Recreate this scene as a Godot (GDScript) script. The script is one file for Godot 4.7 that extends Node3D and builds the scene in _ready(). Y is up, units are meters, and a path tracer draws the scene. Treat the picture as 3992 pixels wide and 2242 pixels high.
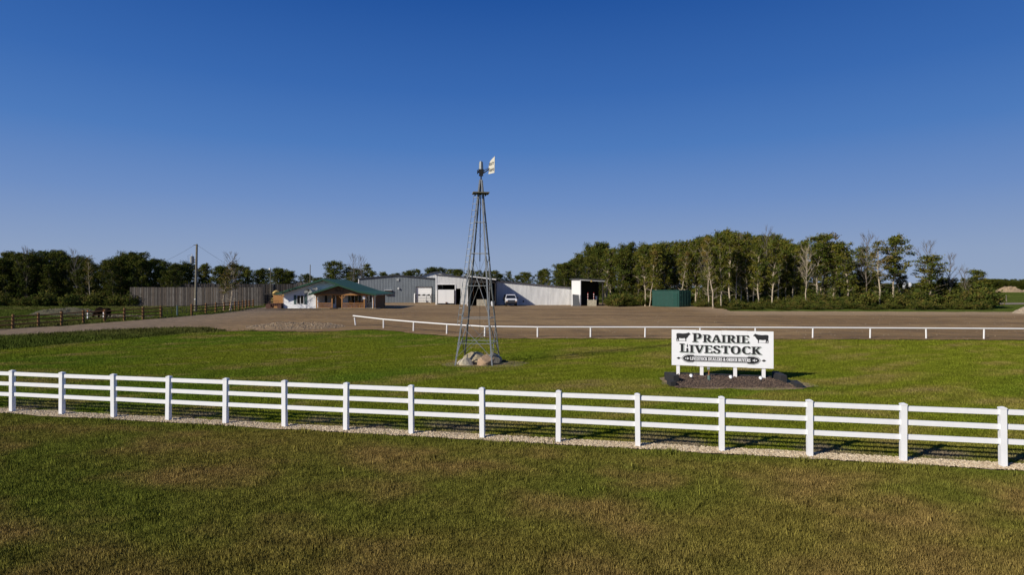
extends Node3D
# A livestock yard on the prairie: office, sheds, windmill tower, sign board and white fences.
# World: x right, y up, the camera looks along -z; "d" below is the distance in front of the camera (z = -d).

var rng := RandomNumberGenerator.new()
var org := Vector3.ZERO
var taken := {}
var noise_a := FastNoiseLite.new()
var noise_b := FastNoiseLite.new()
var noise_c := FastNoiseLite.new()
var mats := {}

const TREES := [
	[22.21, 99.9, 10.05, 0, 4.09, 0, ""],
	[22.59, 98.4, 9.39, 1, 2.3, 0, ""],
	[23.63, 98.3, 9.61, 0, 0.24, 0, ""],
	[24.6, 100.6, 10.58, 0, 0.57, 0, ""],
	[25.36, 100.5, 9.46, 1, 0.78, 0, ""],
	[25.74, 99.3, 9.87, 0, 5.95, 0, ""],
	[27.73, 101.5, 10.12, 0, 6.13, 0, ""],
	[27.78, 98.3, 9.07, 1, 1.82, 0, ""],
	[30.33, 98.9, 11.15, 0, 1.94, 0, ""],
	[32.4, 102.9, 11.6, 0, 3.65, 0, ""],
	[29.89, 91.2, 10.65, 1, 3.44, 0, ""],
	[30.88, 88.3, 11.36, 0, 1.29, 0, ""],
	[33.25, 91.4, 11.26, 0, 1.97, 0, ""],
	[34.17, 90.9, 10.94, 1, 1.88, 0, ""],
	[35.12, 92, 10.53, 0, 1.53, 0, ""],
	[35.98, 90.9, 10.35, 0, 5.5, 0, ""],
	[37.04, 91.6, 10.54, 1, 6.16, 0, ""],
	[36.52, 88.6, 10.1, 0, 4.75, 0, ""],
	[38.61, 88.8, 10.13, 0, 0.25, 0, ""],
	[40.52, 91.3, 9.63, 1, 3.6, 0, ""],
	[42.36, 92.4, 9.89, 0, 4.37, 0, ""],
	[42.58, 91, 9.34, 0, 2.86, 0, ""],
	[29.06, 86.5, 9.37, 1, 5.27, 0, "aspen with bright white lower trunk standing just right of green container"],
	[18.68, 113.6, 10.98, 0, 4.59, 1, ""],
	[19.15, 108.5, 10.36, 2, 1.79, 1, ""],
	[20.56, 109.1, 11.14, 2, 2.23, 1, ""],
	[21.97, 110.9, 10.9, 0, 0.81, 1, ""],
	[22.51, 108, 9.73, 0, 1.04, 1, ""],
	[23.87, 109.2, 10.95, 2, 5.43, 1, ""],
	[24.99, 108.2, 10.71, 2, 6.01, 1, ""],
	[25.73, 107.2, 11, 0, 0.08, 1, ""],
	[28.3, 112.6, 11.59, 0, 2.63, 1, ""],
	[28.95, 109, 10.47, 0, 2.87, 1, ""],
	[31.65, 113, 10.79, 2, 2.5, 1, ""],
	[31.36, 109.2, 11.19, 0, 0.42, 1, ""],
	[31.84, 107.7, 11.51, 0, 0.64, 1, ""],
	[34.27, 110.5, 11.36, 0, 0.44, 1, ""],
	[31.62, 98.9, 11.14, 0, 3.78, 1, ""],
	[33.29, 101.3, 11.77, 2, 3.02, 1, ""],
	[33.95, 99.8, 11.59, 0, 3.01, 1, ""],
	[36.59, 103.2, 12.98, 0, 0.92, 1, ""],
	[36.83, 101.9, 12.56, 0, 4.37, 1, ""],
	[37.31, 99.4, 12.47, 0, 3.34, 1, ""],
	[40.19, 104, 12.6, 0, 5.06, 1, ""],
	[41.85, 104.4, 12.15, 2, 2.23, 1, ""],
	[39.5, 97.3, 11.31, 0, 1.22, 1, ""],
	[43.02, 102.4, 11.25, 0, 6, 1, ""],
	[43.12, 100.3, 11.99, 0, 2.12, 1, ""],
	[45.38, 101.3, 10.96, 0, 3.01, 1, ""],
	[47.05, 102.9, 11.41, 0, 5.71, 1, ""],
	[48.7, 104, 10.88, 0, 2.73, 1, ""],
	[48.64, 102.7, 10.17, 2, 2.91, 1, ""],
	[50.25, 103.7, 11.28, 0, 0.17, 1, ""],
	[15.28, 121.5, 9.68, 2, 5.19, 1, ""],
	[18.06, 127.7, 11.55, 2, 3.44, 1, ""],
	[17.6, 112.3, 10.58, 0, 3.31, 1, ""],
	[21.15, 126.9, 10.93, 0, 0.18, 1, ""],
	[20.89, 115.4, 10.11, 0, 1.63, 1, ""],
	[22.67, 118.7, 9.92, 0, 5.64, 1, ""],
	[25.96, 122.6, 10.74, 2, 0.82, 1, ""],
	[25.44, 114.4, 9.79, 0, 3.82, 1, ""],
	[28.91, 124.4, 11.85, 2, 4.55, 1, ""],
	[29.97, 120.9, 11.35, 2, 3.03, 1, ""],
	[33.26, 124.4, 12.64, 0, 1.74, 1, ""],
	[34.47, 124.4, 11.43, 0, 2.78, 1, ""],
	[35.43, 121.8, 11.74, 2, 1.74, 1, ""],
	[36.97, 120.1, 12.31, 0, 4.39, 1, ""],
	[40.69, 126, 13.75, 2, 5.61, 1, ""],
	[38.2, 115.2, 12.82, 0, 2.78, 1, ""],
	[38.83, 113.2, 13.55, 2, 1.9, 1, ""],
	[41.29, 114, 12.59, 2, 4.15, 1, ""],
	[43.11, 114.3, 12.2, 0, 4.69, 1, ""],
	[44.37, 113.5, 13.13, 2, 5.23, 1, ""],
	[45.83, 114.6, 12.29, 0, 2.65, 1, ""],
	[48.28, 117.7, 12.62, 0, 3.48, 1, ""],
	[50.38, 119, 13.04, 2, 1.86, 1, ""],
	[55.77, 127.4, 12.44, 0, 6.1, 1, ""],
	[51.52, 113.7, 12.28, 0, 1.7, 1, ""],
	[53.45, 114.1, 10.54, 0, 2.55, 1, ""],
	[58.27, 120.6, 11.73, 0, 0.56, 1, ""],
	[11.48, 135.9, 8.57, 2, 1.69, 1, ""],
	[12.04, 135.3, 8.84, 2, 0.42, 1, ""],
	[14.8, 147.9, 10.36, 0, 5.82, 1, ""],
	[14.79, 139, 10.31, 2, 5.89, 1, ""],
	[17.33, 149.5, 11.97, 0, 3.95, 1, ""],
	[17.74, 143, 11.89, 2, 1.7, 1, ""],
	[20.31, 147.1, 13.56, 2, 4.6, 1, ""],
	[20.22, 143.3, 13.02, 0, 0.67, 1, ""],
	[22.3, 147.3, 13.94, 0, 6.09, 1, ""],
	[22.13, 139.6, 13.77, 2, 5.23, 1, ""],
	[43.15, 88, 9.09, 3, 4.44, 2, "bare white leaning aspen trunk near middle of right grove"],
	[45.52, 90, 11.07, 0, 3.99, 2, "leafy aspen right of the bare leaning trunk in grove"],
	[47.36, 92, 11.53, 1, 2.54, 2, "tall thin aspen just right of the grove's dense block"],
	[47.99, 90, 9.99, 0, 2.18, 2, "rounded leafy aspen at left of the gappy grove stretch"],
	[52.67, 96, 9.84, 1, 0.34, 2, "slender aspen left of the forked pale trunk"],
	[49.81, 88.5, 9.69, 0, 0.82, 2, "pale forked aspen in the gappy stretch of grove"],
	[56.14, 97, 9.7, 0, 0.44, 2, "leafy aspen behind and right of the forked pale trunk"],
	[52.65, 89, 10.87, 3, 4.65, 2, "tall bare grey tree beside leafy aspens in the gappy stretch"],
	[55.94, 93, 8.43, 1, 1.61, 2, "thin half-bare aspen behind the leaning pale trunk"],
	[53.95, 88, 9.92, 1, 1.03, 2, "pale trunk leaning right with small high crown"],
	[56.7, 89, 10.75, 0, 0.53, 2, "tallest separate aspen with stacked leafy tiers"],
	[59.42, 91, 8.11, 1, 5.28, 2, "spindly aspen in front of the distant silos"],
	[61.23, 88, 7.77, 0, 5.47, 2, "broad aspen with pale trunk rising from dark bushes"],
	[63.87, 91, 10.07, 3, 4.21, 2, "dead bare tree rising above the broad pale-trunked aspen"],
	[65.06, 89, 8.19, 3, 1.77, 2, "dead tree with spreading bare twigs right of broad aspen"],
	[66.67, 88, 5.88, 3, 1.52, 2, "short dead tree with crooked bare limbs near grove end"],
	[69.18, 89, 5.64, 0, 1.84, 2, "rightmost leafy tree at the end of grove"],
	[51.47, 103.5, 10.73, 0, 2.8, 1, ""],
	[52.68, 101.2, 9.51, 0, 6.11, 1, ""],
	[56.79, 104.6, 10.29, 0, 6.06, 1, ""],
	[56.9, 101.7, 9.4, 0, 0.01, 1, ""],
	[30.35, 94.5, 5.26, 2, 1.56, 1, ""],
	[31.78, 96.1, 6.04, 2, 2.51, 1, ""],
	[31.95, 93.2, 4.76, 2, 0.53, 1, ""],
	[35.15, 96.8, 4.39, 0, 4.8, 1, ""],
	[35.74, 95.9, 4.71, 2, 0.27, 1, ""],
	[37.48, 96.3, 5.57, 2, 5.71, 1, ""],
	[38.32, 96, 6.03, 2, 5.19, 1, ""],
	[39.54, 95.3, 5.71, 2, 0.53, 1, ""],
	[39.64, 93.2, 6.4, 0, 5.25, 1, ""],
	[41.74, 95.2, 5.57, 2, 3.07, 1, ""],
	[42.1, 93, 5.87, 2, 4.14, 1, ""],
	[43.36, 93.3, 4.63, 2, 5.31, 1, ""],
	[44.9, 93.9, 4.58, 0, 3.1, 1, ""],
	[44.41, 90.5, 4.7, 2, 3.87, 1, ""],
	[45.88, 91.6, 3.52, 2, 4.09, 1, ""],
	[47.83, 91.8, 3.49, 2, 0.38, 1, ""],
	[48.31, 90.1, 4.72, 0, 3.07, 1, ""],
	[50.23, 91.8, 4.22, 2, 6.24, 1, ""],
	[51.23, 91.2, 3.39, 2, 0.11, 1, ""],
	[52.83, 90.8, 5.33, 2, 6.24, 1, ""],
	[54.07, 90.5, 5.25, 2, 3.65, 1, ""],
	[54.43, 89.6, 5.3, 2, 3.79, 1, ""],
	[56.73, 91.5, 3.45, 2, 1.45, 1, ""],
	[58.93, 92.6, 3.25, 2, 5.97, 1, ""],
	[59.64, 91.7, 4.8, 2, 2.16, 1, ""],
	[60.41, 90.3, 3.2, 2, 5.27, 1, ""],
	[61.27, 89.5, 4.77, 0, 1.82, 1, ""],
	[62.79, 90.5, 4.6, 0, 0.48, 1, ""],
	[66.02, 92.7, 4.43, 2, 0.64, 1, ""],
	[66.66, 92.3, 4.52, 2, 6.1, 1, ""],
	[66.86, 90.7, 4.33, 2, 5.55, 1, ""],
	[69.62, 92.2, 4.5, 0, 3.45, 1, ""],
	[70.13, 91.9, 4.28, 2, 3.86, 1, ""],
	[70.42, 89.6, 3.98, 0, 0.8, 1, ""],
	[37.05, 95, 11.8, 3, 2.97, 3, ""],
	[40.51, 95, 12.41, 3, 2.16, 3, ""],
	[30.12, 95, 9.36, 3, 1.87, 3, ""],
	[38.88, 95, 8.95, 3, 4.64, 3, ""],
	[-100.47, 109.9, 8.17, 2, 1.89, 4, ""],
	[-97.23, 108.2, 9.14, 2, 1.02, 4, ""],
	[-93.95, 106.8, 8.14, 2, 1.38, 4, ""],
	[-94.72, 109.6, 8.24, 2, 0.88, 4, ""],
	[-91.53, 106.8, 8.3, 2, 0.57, 4, ""],
	[-89.97, 107, 8.51, 2, 5.57, 4, ""],
	[-89.96, 109, 8.9, 2, 3.29, 4, ""],
	[-87.23, 107.5, 9.26, 2, 1.74, 4, ""],
	[-87.74, 109.9, 8.35, 2, 3.95, 4, ""],
	[-85.72, 109.5, 8.97, 2, 1.56, 4, ""],
	[-82.49, 107.6, 7.41, 2, 5.33, 4, ""],
	[-82.74, 109.5, 9.75, 2, 4.46, 4, ""],
	[-80.79, 109.6, 8.14, 2, 0, 4, ""],
	[-77.32, 107.6, 6.65, 2, 5.37, 4, ""],
	[-78.02, 109.9, 8.23, 2, 0.97, 4, ""],
	[-74.77, 108.1, 6.03, 2, 4.53, 4, ""],
	[-73.45, 108.6, 7.47, 2, 3.46, 4, ""],
	[-70.24, 106.2, 8.2, 2, 5.78, 4, ""],
	[-70.71, 108.6, 8.81, 2, 1.58, 4, ""],
	[-68.73, 108.5, 9.3, 2, 0.44, 4, ""],
	[-66.98, 108.1, 8.38, 2, 1.4, 4, ""],
	[-66.12, 108.4, 8.3, 2, 2.89, 4, ""],
	[-64.79, 109.8, 7.14, 2, 2.98, 4, ""],
	[-61.89, 106.9, 6.32, 2, 4.43, 4, ""],
	[-60.7, 107.2, 6.52, 2, 4.24, 4, ""],
	[-107.54, 118.2, 9.77, 2, 5.81, 4, ""],
	[-104.11, 116.3, 9.97, 2, 2.64, 4, ""],
	[-106.05, 120.8, 9.44, 2, 4.64, 4, ""],
	[-102.55, 119, 8.96, 2, 1.96, 4, ""],
	[-103.24, 122.2, 10.71, 2, 4.78, 4, ""],
	[-96.18, 116.9, 10.07, 2, 1.18, 4, ""],
	[-94.23, 116.2, 9.46, 2, 5.96, 4, ""],
	[-91.74, 115.5, 10.05, 2, 6.12, 4, ""],
	[-90.16, 115.4, 10.33, 2, 2.47, 4, ""],
	[-93.19, 123, 10.08, 2, 6.26, 4, ""],
	[-92.02, 123.3, 10.97, 2, 5.88, 4, ""],
	[-88.97, 121.5, 9.47, 2, 2.38, 4, ""],
	[-84.02, 117.7, 9.17, 2, 0.02, 4, ""],
	[-81.42, 116.8, 7.73, 2, 0.78, 4, ""],
	[-84.33, 123.6, 9.12, 2, 5.16, 4, ""],
	[-81.13, 122.2, 9.89, 2, 2.97, 4, ""],
	[-75.74, 117.7, 10.01, 2, 2.29, 4, ""],
	[-78.04, 123, 10.26, 2, 5.1, 4, ""],
	[-75.22, 121.7, 10.41, 2, 0.39, 4, ""],
	[-73.93, 123.2, 9.26, 2, 5.64, 4, ""],
	[-68.52, 117.4, 8.49, 2, 3.87, 4, ""],
	[-65.72, 116.6, 7.85, 2, 1.73, 4, ""],
	[-86.66, 107, 10.83, 3, 0.02, 5, "dead spike-topped tree at far left of the dark wood"],
	[-78.44, 108, 10.11, 3, 4.75, 5, "dead tree top standing above the dark wood left of the plank fence"],
	[-73, 103.5, 8.67, 1, 5.76, 5, "forked white-barked birch in front of the dark left wood"],
	[-83.66, 151.4, 9.04, 2, 0.67, 6, ""],
	[-83.07, 152.9, 8.87, 2, 5.74, 6, ""],
	[-82.45, 154.7, 9.73, 2, 5.04, 6, ""],
	[-78.93, 153.3, 9.45, 0, 1.48, 6, ""],
	[-78.5, 155.5, 9.02, 0, 0.5, 6, ""],
	[-70.29, 143.6, 8.36, 2, 4.08, 6, ""],
	[-71.13, 148.7, 8.51, 2, 5.55, 6, ""],
	[-73.8, 157.8, 9.36, 2, 2.64, 6, ""],
	[-70.91, 157.8, 8.82, 2, 2.62, 6, ""],
	[-66.33, 151.2, 7.66, 0, 4.77, 6, ""],
	[-66.06, 154, 7.88, 2, 2.34, 6, ""],
	[-63.88, 153.3, 7.99, 2, 1.48, 6, ""],
	[-57.79, 145.1, 7.93, 2, 2.49, 6, ""],
	[-61.35, 157.9, 8.29, 2, 4.1, 6, ""],
	[-59.8, 157.8, 7.75, 2, 5.28, 6, ""],
	[-57.34, 156.5, 7.42, 2, 0.32, 6, ""],
	[-52.41, 150.8, 6.61, 2, 2.34, 6, ""],
	[-52.53, 155.6, 6.43, 0, 5.94, 6, ""],
	[-45.92, 141.9, 5.65, 2, 0.24, 6, ""],
	[-49.67, 155.1, 5.21, 2, 3.76, 6, ""],
	[-48.98, 159.8, 8.42, 0, 2.57, 6, ""],
	[-45.35, 155.6, 10.02, 2, 4.99, 6, ""],
	[-44.54, 158.2, 8.97, 0, 4.17, 6, ""],
	[-40.55, 152.3, 7.17, 0, 4.37, 6, ""],
	[-39.76, 156.1, 8.34, 2, 1.96, 6, ""],
	[-38.26, 158.5, 9.67, 0, 4.05, 6, ""],
	[-35.58, 155.9, 7.59, 0, 5.66, 6, ""],
	[-33.35, 156.4, 7.21, 0, 2.89, 6, ""],
	[-41.11, 189.9, 8.39, 0, 5.06, 6, ""],
	[-39.51, 196.9, 7.59, 0, 3.17, 6, ""],
	[-36.23, 189.4, 7.82, 2, 0.68, 6, ""],
	[-35.09, 199.7, 8.37, 2, 1.89, 6, ""],
	[-35.72, 210.1, 9.25, 2, 0.34, 6, ""],
	[-33.14, 212.8, 9.69, 0, 4.32, 6, ""],
	[-30.11, 211.7, 9.51, 0, 2.54, 6, ""],
	[-27.17, 210.4, 10.38, 2, 0.26, 6, ""],
	[-26.17, 213.2, 10.08, 2, 1.55, 6, ""],
	[-21.81, 206.7, 9.73, 0, 5.29, 6, ""],
	[-19.63, 205.2, 9.43, 2, 3.76, 6, ""],
	[-17, 201.5, 9.52, 2, 1.94, 6, ""],
	[-14.37, 192.5, 8.99, 0, 2.75, 6, ""],
	[-11.38, 185.7, 8.4, 2, 2.81, 6, ""],
	[-9.8, 203.6, 8.2, 2, 2.51, 6, ""],
	[-7.51, 187, 8.41, 2, 3.17, 6, ""],
	[-6.35, 204.7, 9.15, 0, 1.97, 6, ""],
	[-3.95, 206.6, 8.11, 2, 4.1, 6, ""],
	[-1.66, 208.5, 9.02, 0, 4.6, 6, ""],
	[1.03, 209.4, 7.44, 2, 1.81, 6, ""],
	[4.43, 209.3, 8.69, 0, 5.84, 6, ""],
	[5.48, 187, 8.06, 2, 2.03, 6, ""],
	[9.19, 203.4, 8.86, 2, 3.15, 6, ""],
	[10.92, 212.6, 9.72, 0, 1.49, 6, ""],
	[12.34, 196.2, 9.59, 0, 5.88, 6, ""],
	[16.4, 205.4, 11.32, 2, 0.72, 6, ""],
	[17.97, 200.9, 11.39, 2, 3.49, 6, ""],
	[20.83, 202.4, 11.75, 0, 3.95, 6, ""],
	[-37.48, 140, 11.17, 3, 2.48, 7, "tall bare dead tree behind the green office roof, left of the pair"],
	[-36.26, 143, 11.21, 3, 5.01, 7, "tall bare dead tree behind the office roof, right of the pair"],
	[-40.02, 83, 5.4, 1, 1.66, 8, "left of two pale crooked birches in front of the plank windbreak"],
	[-38.7, 82, 6.85, 1, 6.22, 8, "right of two pale crooked birches in front of the plank windbreak"],
	[-39.78, 85, 8.3, 3, 3.63, 8, "dead branching tree top above the two crooked birches"],
]
const BUSHES := [
	[17.32, 103.1, 2.71, 1.11, 0],
	[18.05, 100.2, 3.31, 1.59, 0],
	[19.63, 103.9, 2.94, 4.17, 0],
	[19.61, 100, 2.05, 0.94, 0],
	[21.12, 101.7, 2.82, 5.62, 0],
	[21.56, 100.9, 3.04, 0.14, 0],
	[22.54, 101.4, 2.17, 2.24, 0],
	[23.86, 102.3, 2.94, 1.28, 0],
	[28.6, 91.9, 1.36, 5.88, 0],
	[28.95, 90.6, 1.31, 4.01, 0],
	[31.02, 93.1, 1.68, 1.66, 0],
	[31.38, 92.6, 1.87, 2.2, 0],
	[32.35, 91.8, 2.32, 4.61, 0],
	[30.13, 85.7, 0.57, 3.34, 1],
	[30.48, 83.3, 0.59, 4.89, 1],
	[31.74, 84.4, 1.91, 0.89, 1],
	[33.01, 84.6, 1.26, 4.03, 1],
	[33.84, 83.1, 0.96, 1.89, 1],
	[35.51, 85.6, 1.67, 4.49, 1],
	[36.52, 85.5, 1.62, 2.92, 1],
	[37.44, 84.1, 0.84, 0.66, 1],
	[37.57, 82.6, 1, 4.71, 1],
	[40.22, 85.5, 1.57, 1.67, 1],
	[40.55, 84, 1.68, 3.29, 1],
	[41.82, 84.7, 1.95, 1.36, 1],
	[42.15, 82.6, 0.89, 1.48, 1],
	[44.83, 85.8, 1.62, 2.05, 1],
	[44.86, 83.6, 0.86, 5.7, 1],
	[46.49, 84.9, 1.5, 6.15, 1],
	[47.78, 85.4, 1.55, 5.39, 1],
	[48.63, 85, 1.36, 1.93, 1],
	[49.38, 84.7, 0.62, 5.72, 1],
	[49.19, 82.6, 0.66, 5.83, 1],
	[50.61, 83, 0.54, 0.26, 1],
	[52.96, 84.7, 1.55, 4.63, 1],
	[53.59, 84.6, 1.05, 5.13, 1],
	[55.8, 85.6, 0.6, 5.45, 1],
	[57.08, 85.8, 0.66, 1.29, 1],
	[55.57, 82.6, 1.77, 5.1, 1],
	[58.84, 85.4, 1.45, 1.8, 1],
	[57.84, 82.8, 1.64, 1.29, 1],
	[59.85, 84, 0.53, 1.61, 1],
	[61.65, 85, 1.05, 2.01, 1],
	[62.59, 84.3, 1.78, 3.88, 1],
	[62.9, 83.9, 1.15, 4.85, 1],
	[64.94, 85, 1.31, 1.36, 1],
	[64.66, 82.8, 1.73, 1.07, 1],
	[65.54, 83.2, 1.64, 6.14, 1],
	[31.45, 89, 1.79, 5, 1],
	[33.12, 89, 1.62, 5.22, 1],
	[35.41, 90.8, 1.54, 1.35, 1],
	[36.57, 89, 1.33, 4, 1],
	[38.12, 90.2, 2.04, 4.94, 1],
	[39.32, 88.4, 1.68, 2.48, 1],
	[40.54, 87.3, 2.27, 0.16, 1],
	[41.86, 88.1, 2.28, 3.15, 1],
	[43.92, 90.5, 2.6, 2.89, 1],
	[44.91, 89.9, 3.48, 4.06, 1],
	[44.95, 88, 2.46, 5.29, 1],
	[47.3, 89.8, 2.49, 2.76, 1],
	[48.15, 89.1, 2.41, 2.9, 1],
	[48.53, 87.6, 2.53, 1.89, 1],
	[51.06, 90.3, 2.46, 0.98, 1],
	[50.53, 88, 3.09, 1.01, 1],
	[51.36, 87.4, 3.86, 4.58, 1],
	[54.4, 90.8, 2.37, 2.41, 1],
	[55.79, 90.1, 3.45, 2.73, 1],
	[55.9, 89.4, 2.38, 1.3, 1],
	[55.46, 86.7, 2.88, 4.97, 1],
	[58.17, 88.8, 3.28, 2.91, 1],
	[59.2, 89.2, 2.89, 4.65, 1],
	[60.4, 88.4, 3.18, 4.7, 1],
	[60.55, 87.5, 3.43, 5.53, 1],
	[63.44, 89.7, 3.65, 4.27, 1],
	[63.69, 88.5, 2.73, 3.95, 1],
	[64.31, 88.4, 3.53, 4.48, 1],
	[65.28, 87.6, 2.92, 2.86, 1],
	[66.95, 88.3, 3.35, 5.84, 1],
	[68.6, 89.4, 3.52, 2.44, 1],
	[71.11, 90.9, 2.26, 3.41, 1],
	[71.34, 90, 3.8, 3.26, 1],
	[34.18, 95.3, 3.59, 4.5, 0],
	[36.08, 95.6, 4.22, 3.28, 0],
	[37.96, 96.8, 2.86, 4.3, 0],
	[39.14, 96.1, 2.67, 6.18, 0],
	[39.4, 93.2, 3, 2.51, 0],
	[41.19, 94.7, 3.33, 4.39, 0],
	[42.65, 94.1, 2.89, 4.66, 0],
	[45.08, 95.1, 2.88, 5.03, 0],
	[45.49, 93.8, 2.68, 4.88, 0],
	[28.4, 101.8, 2.75, 3.53, 0],
	[30.48, 103.8, 2.57, 4.01, 0],
	[32.77, 102.9, 2.75, 1.85, 0],
	[33.17, 98.8, 3.33, 2.23, 0],
	[35.68, 99.6, 2.6, 1.59, 0],
	[37.1, 99.1, 2, 4.53, 0],
	[39.07, 99.5, 2.48, 3.01, 0],
	[42.13, 101.8, 3.05, 2.28, 0],
	[45.15, 103.1, 2.09, 5.2, 0],
	[46.97, 102.7, 2.22, 5.22, 0],
	[46.57, 98.1, 2.02, 5.98, 0],
	[65.82, 86, 3.4, 4.12, 1],
	[67.89, 87, 4.4, 1.57, 1],
	[69.54, 88, 3.6, 0.64, 1],
	[-93.28, 101.9, 3.04, 2.18, 2],
	[-94.11, 104.6, 3.07, 1.05, 2],
	[-90.8, 103.4, 3.05, 4.2, 2],
	[-89.82, 104.2, 3.14, 1.24, 2],
	[-87.51, 103.1, 2.99, 2.75, 2],
	[-85.83, 103.2, 2.22, 1.47, 2],
	[-84.69, 103, 1.89, 2.93, 2],
	[-83.09, 103, 2.6, 3.39, 2],
	[-79.35, 101, 3.15, 2.94, 2],
	[-80.08, 103.7, 3.14, 2.35, 2],
	[-79.5, 104.8, 1.92, 4, 2],
	[-74.93, 101.1, 2.78, 4.29, 2],
	[-73.98, 102.3, 3.37, 3.21, 2],
	[-74.41, 104.6, 1.85, 4.51, 2],
	[-71.11, 102.4, 3.18, 2.3, 2],
	[-70.17, 103.1, 3.03, 1.32, 2],
	[-68.34, 102.7, 2.69, 5.19, 2],
	[-67.94, 104.3, 2.45, 3.16, 2],
	[-65.53, 103, 3.36, 4.11, 2],
]


# ---------------------------------------------------------------- mesh builder
class MB:
	var v := PackedVector3Array()
	var n := PackedVector3Array()
	var c := PackedColorArray()
	var col := Color(1, 1, 1)
	func tri(a: Vector3, b: Vector3, d: Vector3, nn: Vector3) -> void:
		if (d - a).cross(b - a).dot(nn) < 0.0:
			v.append(a); v.append(d); v.append(b)
		else:
			v.append(a); v.append(b); v.append(d)
		n.append(nn); n.append(nn); n.append(nn)
		c.append(col); c.append(col); c.append(col)
	func face(a: Vector3, b: Vector3, d: Vector3, out_of: Vector3) -> void:
		var nn := (d - a).cross(b - a).normalized()
		if nn.dot((a + b + d) / 3.0 - out_of) < 0.0:
			nn = -nn
		tri(a, b, d, nn)
	func quad(a: Vector3, b: Vector3, d: Vector3, e: Vector3, nn: Vector3) -> void:
		tri(a, b, d, nn); tri(a, d, e, nn)
	func quad_from(a: Vector3, b: Vector3, d: Vector3, e: Vector3, out_of: Vector3) -> void:
		face(a, b, d, out_of); face(a, d, e, out_of)
	func hexa(p: Array) -> void:  # four bottom corners, four top corners, same order
		var m := Vector3.ZERO
		for q in p: m += q
		m /= 8.0
		quad_from(p[0], p[1], p[2], p[3], m); quad_from(p[4], p[5], p[6], p[7], m)
		for i in 4:
			var j := (i + 1) % 4
			quad_from(p[i], p[j], p[j + 4], p[i + 4], m)
	func box(ctr: Vector3, size: Vector3, bs := Basis.IDENTITY) -> void:
		var x := bs.x * size.x * 0.5
		var y := bs.y * size.y * 0.5
		var z := bs.z * size.z * 0.5
		hexa([ctr - x - y - z, ctr + x - y - z, ctr + x - y + z, ctr - x - y + z, ctr - x + y - z, ctr + x + y - z, ctr + x + y + z, ctr - x + y + z])
	func tbox(b0: Vector3, s0: Vector2, b1: Vector3, s1: Vector2) -> void:  # frustum, rectangles in the xz plane
		var p := []
		for k in 2:
			var b := b0 if k == 0 else b1
			var s := (s0 if k == 0 else s1) * 0.5
			p.append(b + Vector3(-s.x, 0, -s.y)); p.append(b + Vector3(s.x, 0, -s.y)); p.append(b + Vector3(s.x, 0, s.y)); p.append(b + Vector3(-s.x, 0, s.y))
		hexa(p)
	func beam(p: Vector3, q: Vector3, w: float, t: float, up := Vector3.UP) -> void:
		var y := (q - p)
		var l := y.length()
		y /= l
		var x := up.cross(y)
		if x.length() < 0.01: x = Vector3.RIGHT.cross(y)
		if x.length() < 0.01: x = Vector3.FORWARD.cross(y)
		x = x.normalized()
		box((p + q) * 0.5, Vector3(w, l, t), Basis(x, y, x.cross(y)))
	func tube(p: Vector3, q: Vector3, r0: float, r1: float, k := 8, caps := true) -> void:
		path([p, q], [r0, r1], k, caps)
	func path(pts: Array, rad: Array, k := 6, caps := true) -> void:
		var rings := []
		var side := Vector3.ZERO
		for i in pts.size():
			var dir: Vector3 = (pts[mini(i + 1, pts.size() - 1)] - pts[maxi(i - 1, 0)]).normalized()
			if side == Vector3.ZERO:
				side = dir.cross(Vector3.UP if absf(dir.y) < 0.9 else Vector3.RIGHT).normalized()
			else:
				side = (side - dir * side.dot(dir)).normalized()
			var other := dir.cross(side)
			var ring := []
			for j in k:
				var a := TAU * j / k
				ring.append(side * cos(a) + other * sin(a))
			rings.append(ring)
		for i in pts.size() - 1:
			for j in k:
				var j2 := (j + 1) % k
				var n0: Vector3 = rings[i][j]
				var n1: Vector3 = rings[i][j2]
				var m0: Vector3 = rings[i + 1][j]
				var m1: Vector3 = rings[i + 1][j2]
				var a: Vector3 = pts[i] + n0 * rad[i]
				var b: Vector3 = pts[i] + n1 * rad[i]
				var d: Vector3 = pts[i + 1] + m1 * rad[i + 1]
				var e: Vector3 = pts[i + 1] + m0 * rad[i + 1]
				smooth(a, b, d, n0, n1, m1); smooth(a, d, e, n0, m1, m0)
		if caps:
			for i in [0, pts.size() - 1]:
				var nn: Vector3 = (pts[0] - pts[1]).normalized() if i == 0 else (pts[i] - pts[i - 1]).normalized()
				for j in range(1, k - 1):
					tri(pts[i] + rings[i][0] * rad[i], pts[i] + rings[i][j] * rad[i], pts[i] + rings[i][j + 1] * rad[i], nn)
	func smooth(a: Vector3, b: Vector3, d: Vector3, na: Vector3, nb: Vector3, nd: Vector3) -> void:
		if (d - a).cross(b - a).dot(na + nb + nd) < 0.0:
			v.append(a); v.append(d); v.append(b); n.append(na); n.append(nd); n.append(nb)
		else:
			v.append(a); v.append(b); v.append(d); n.append(na); n.append(nb); n.append(nd)
		c.append(col); c.append(col); c.append(col)
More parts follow.
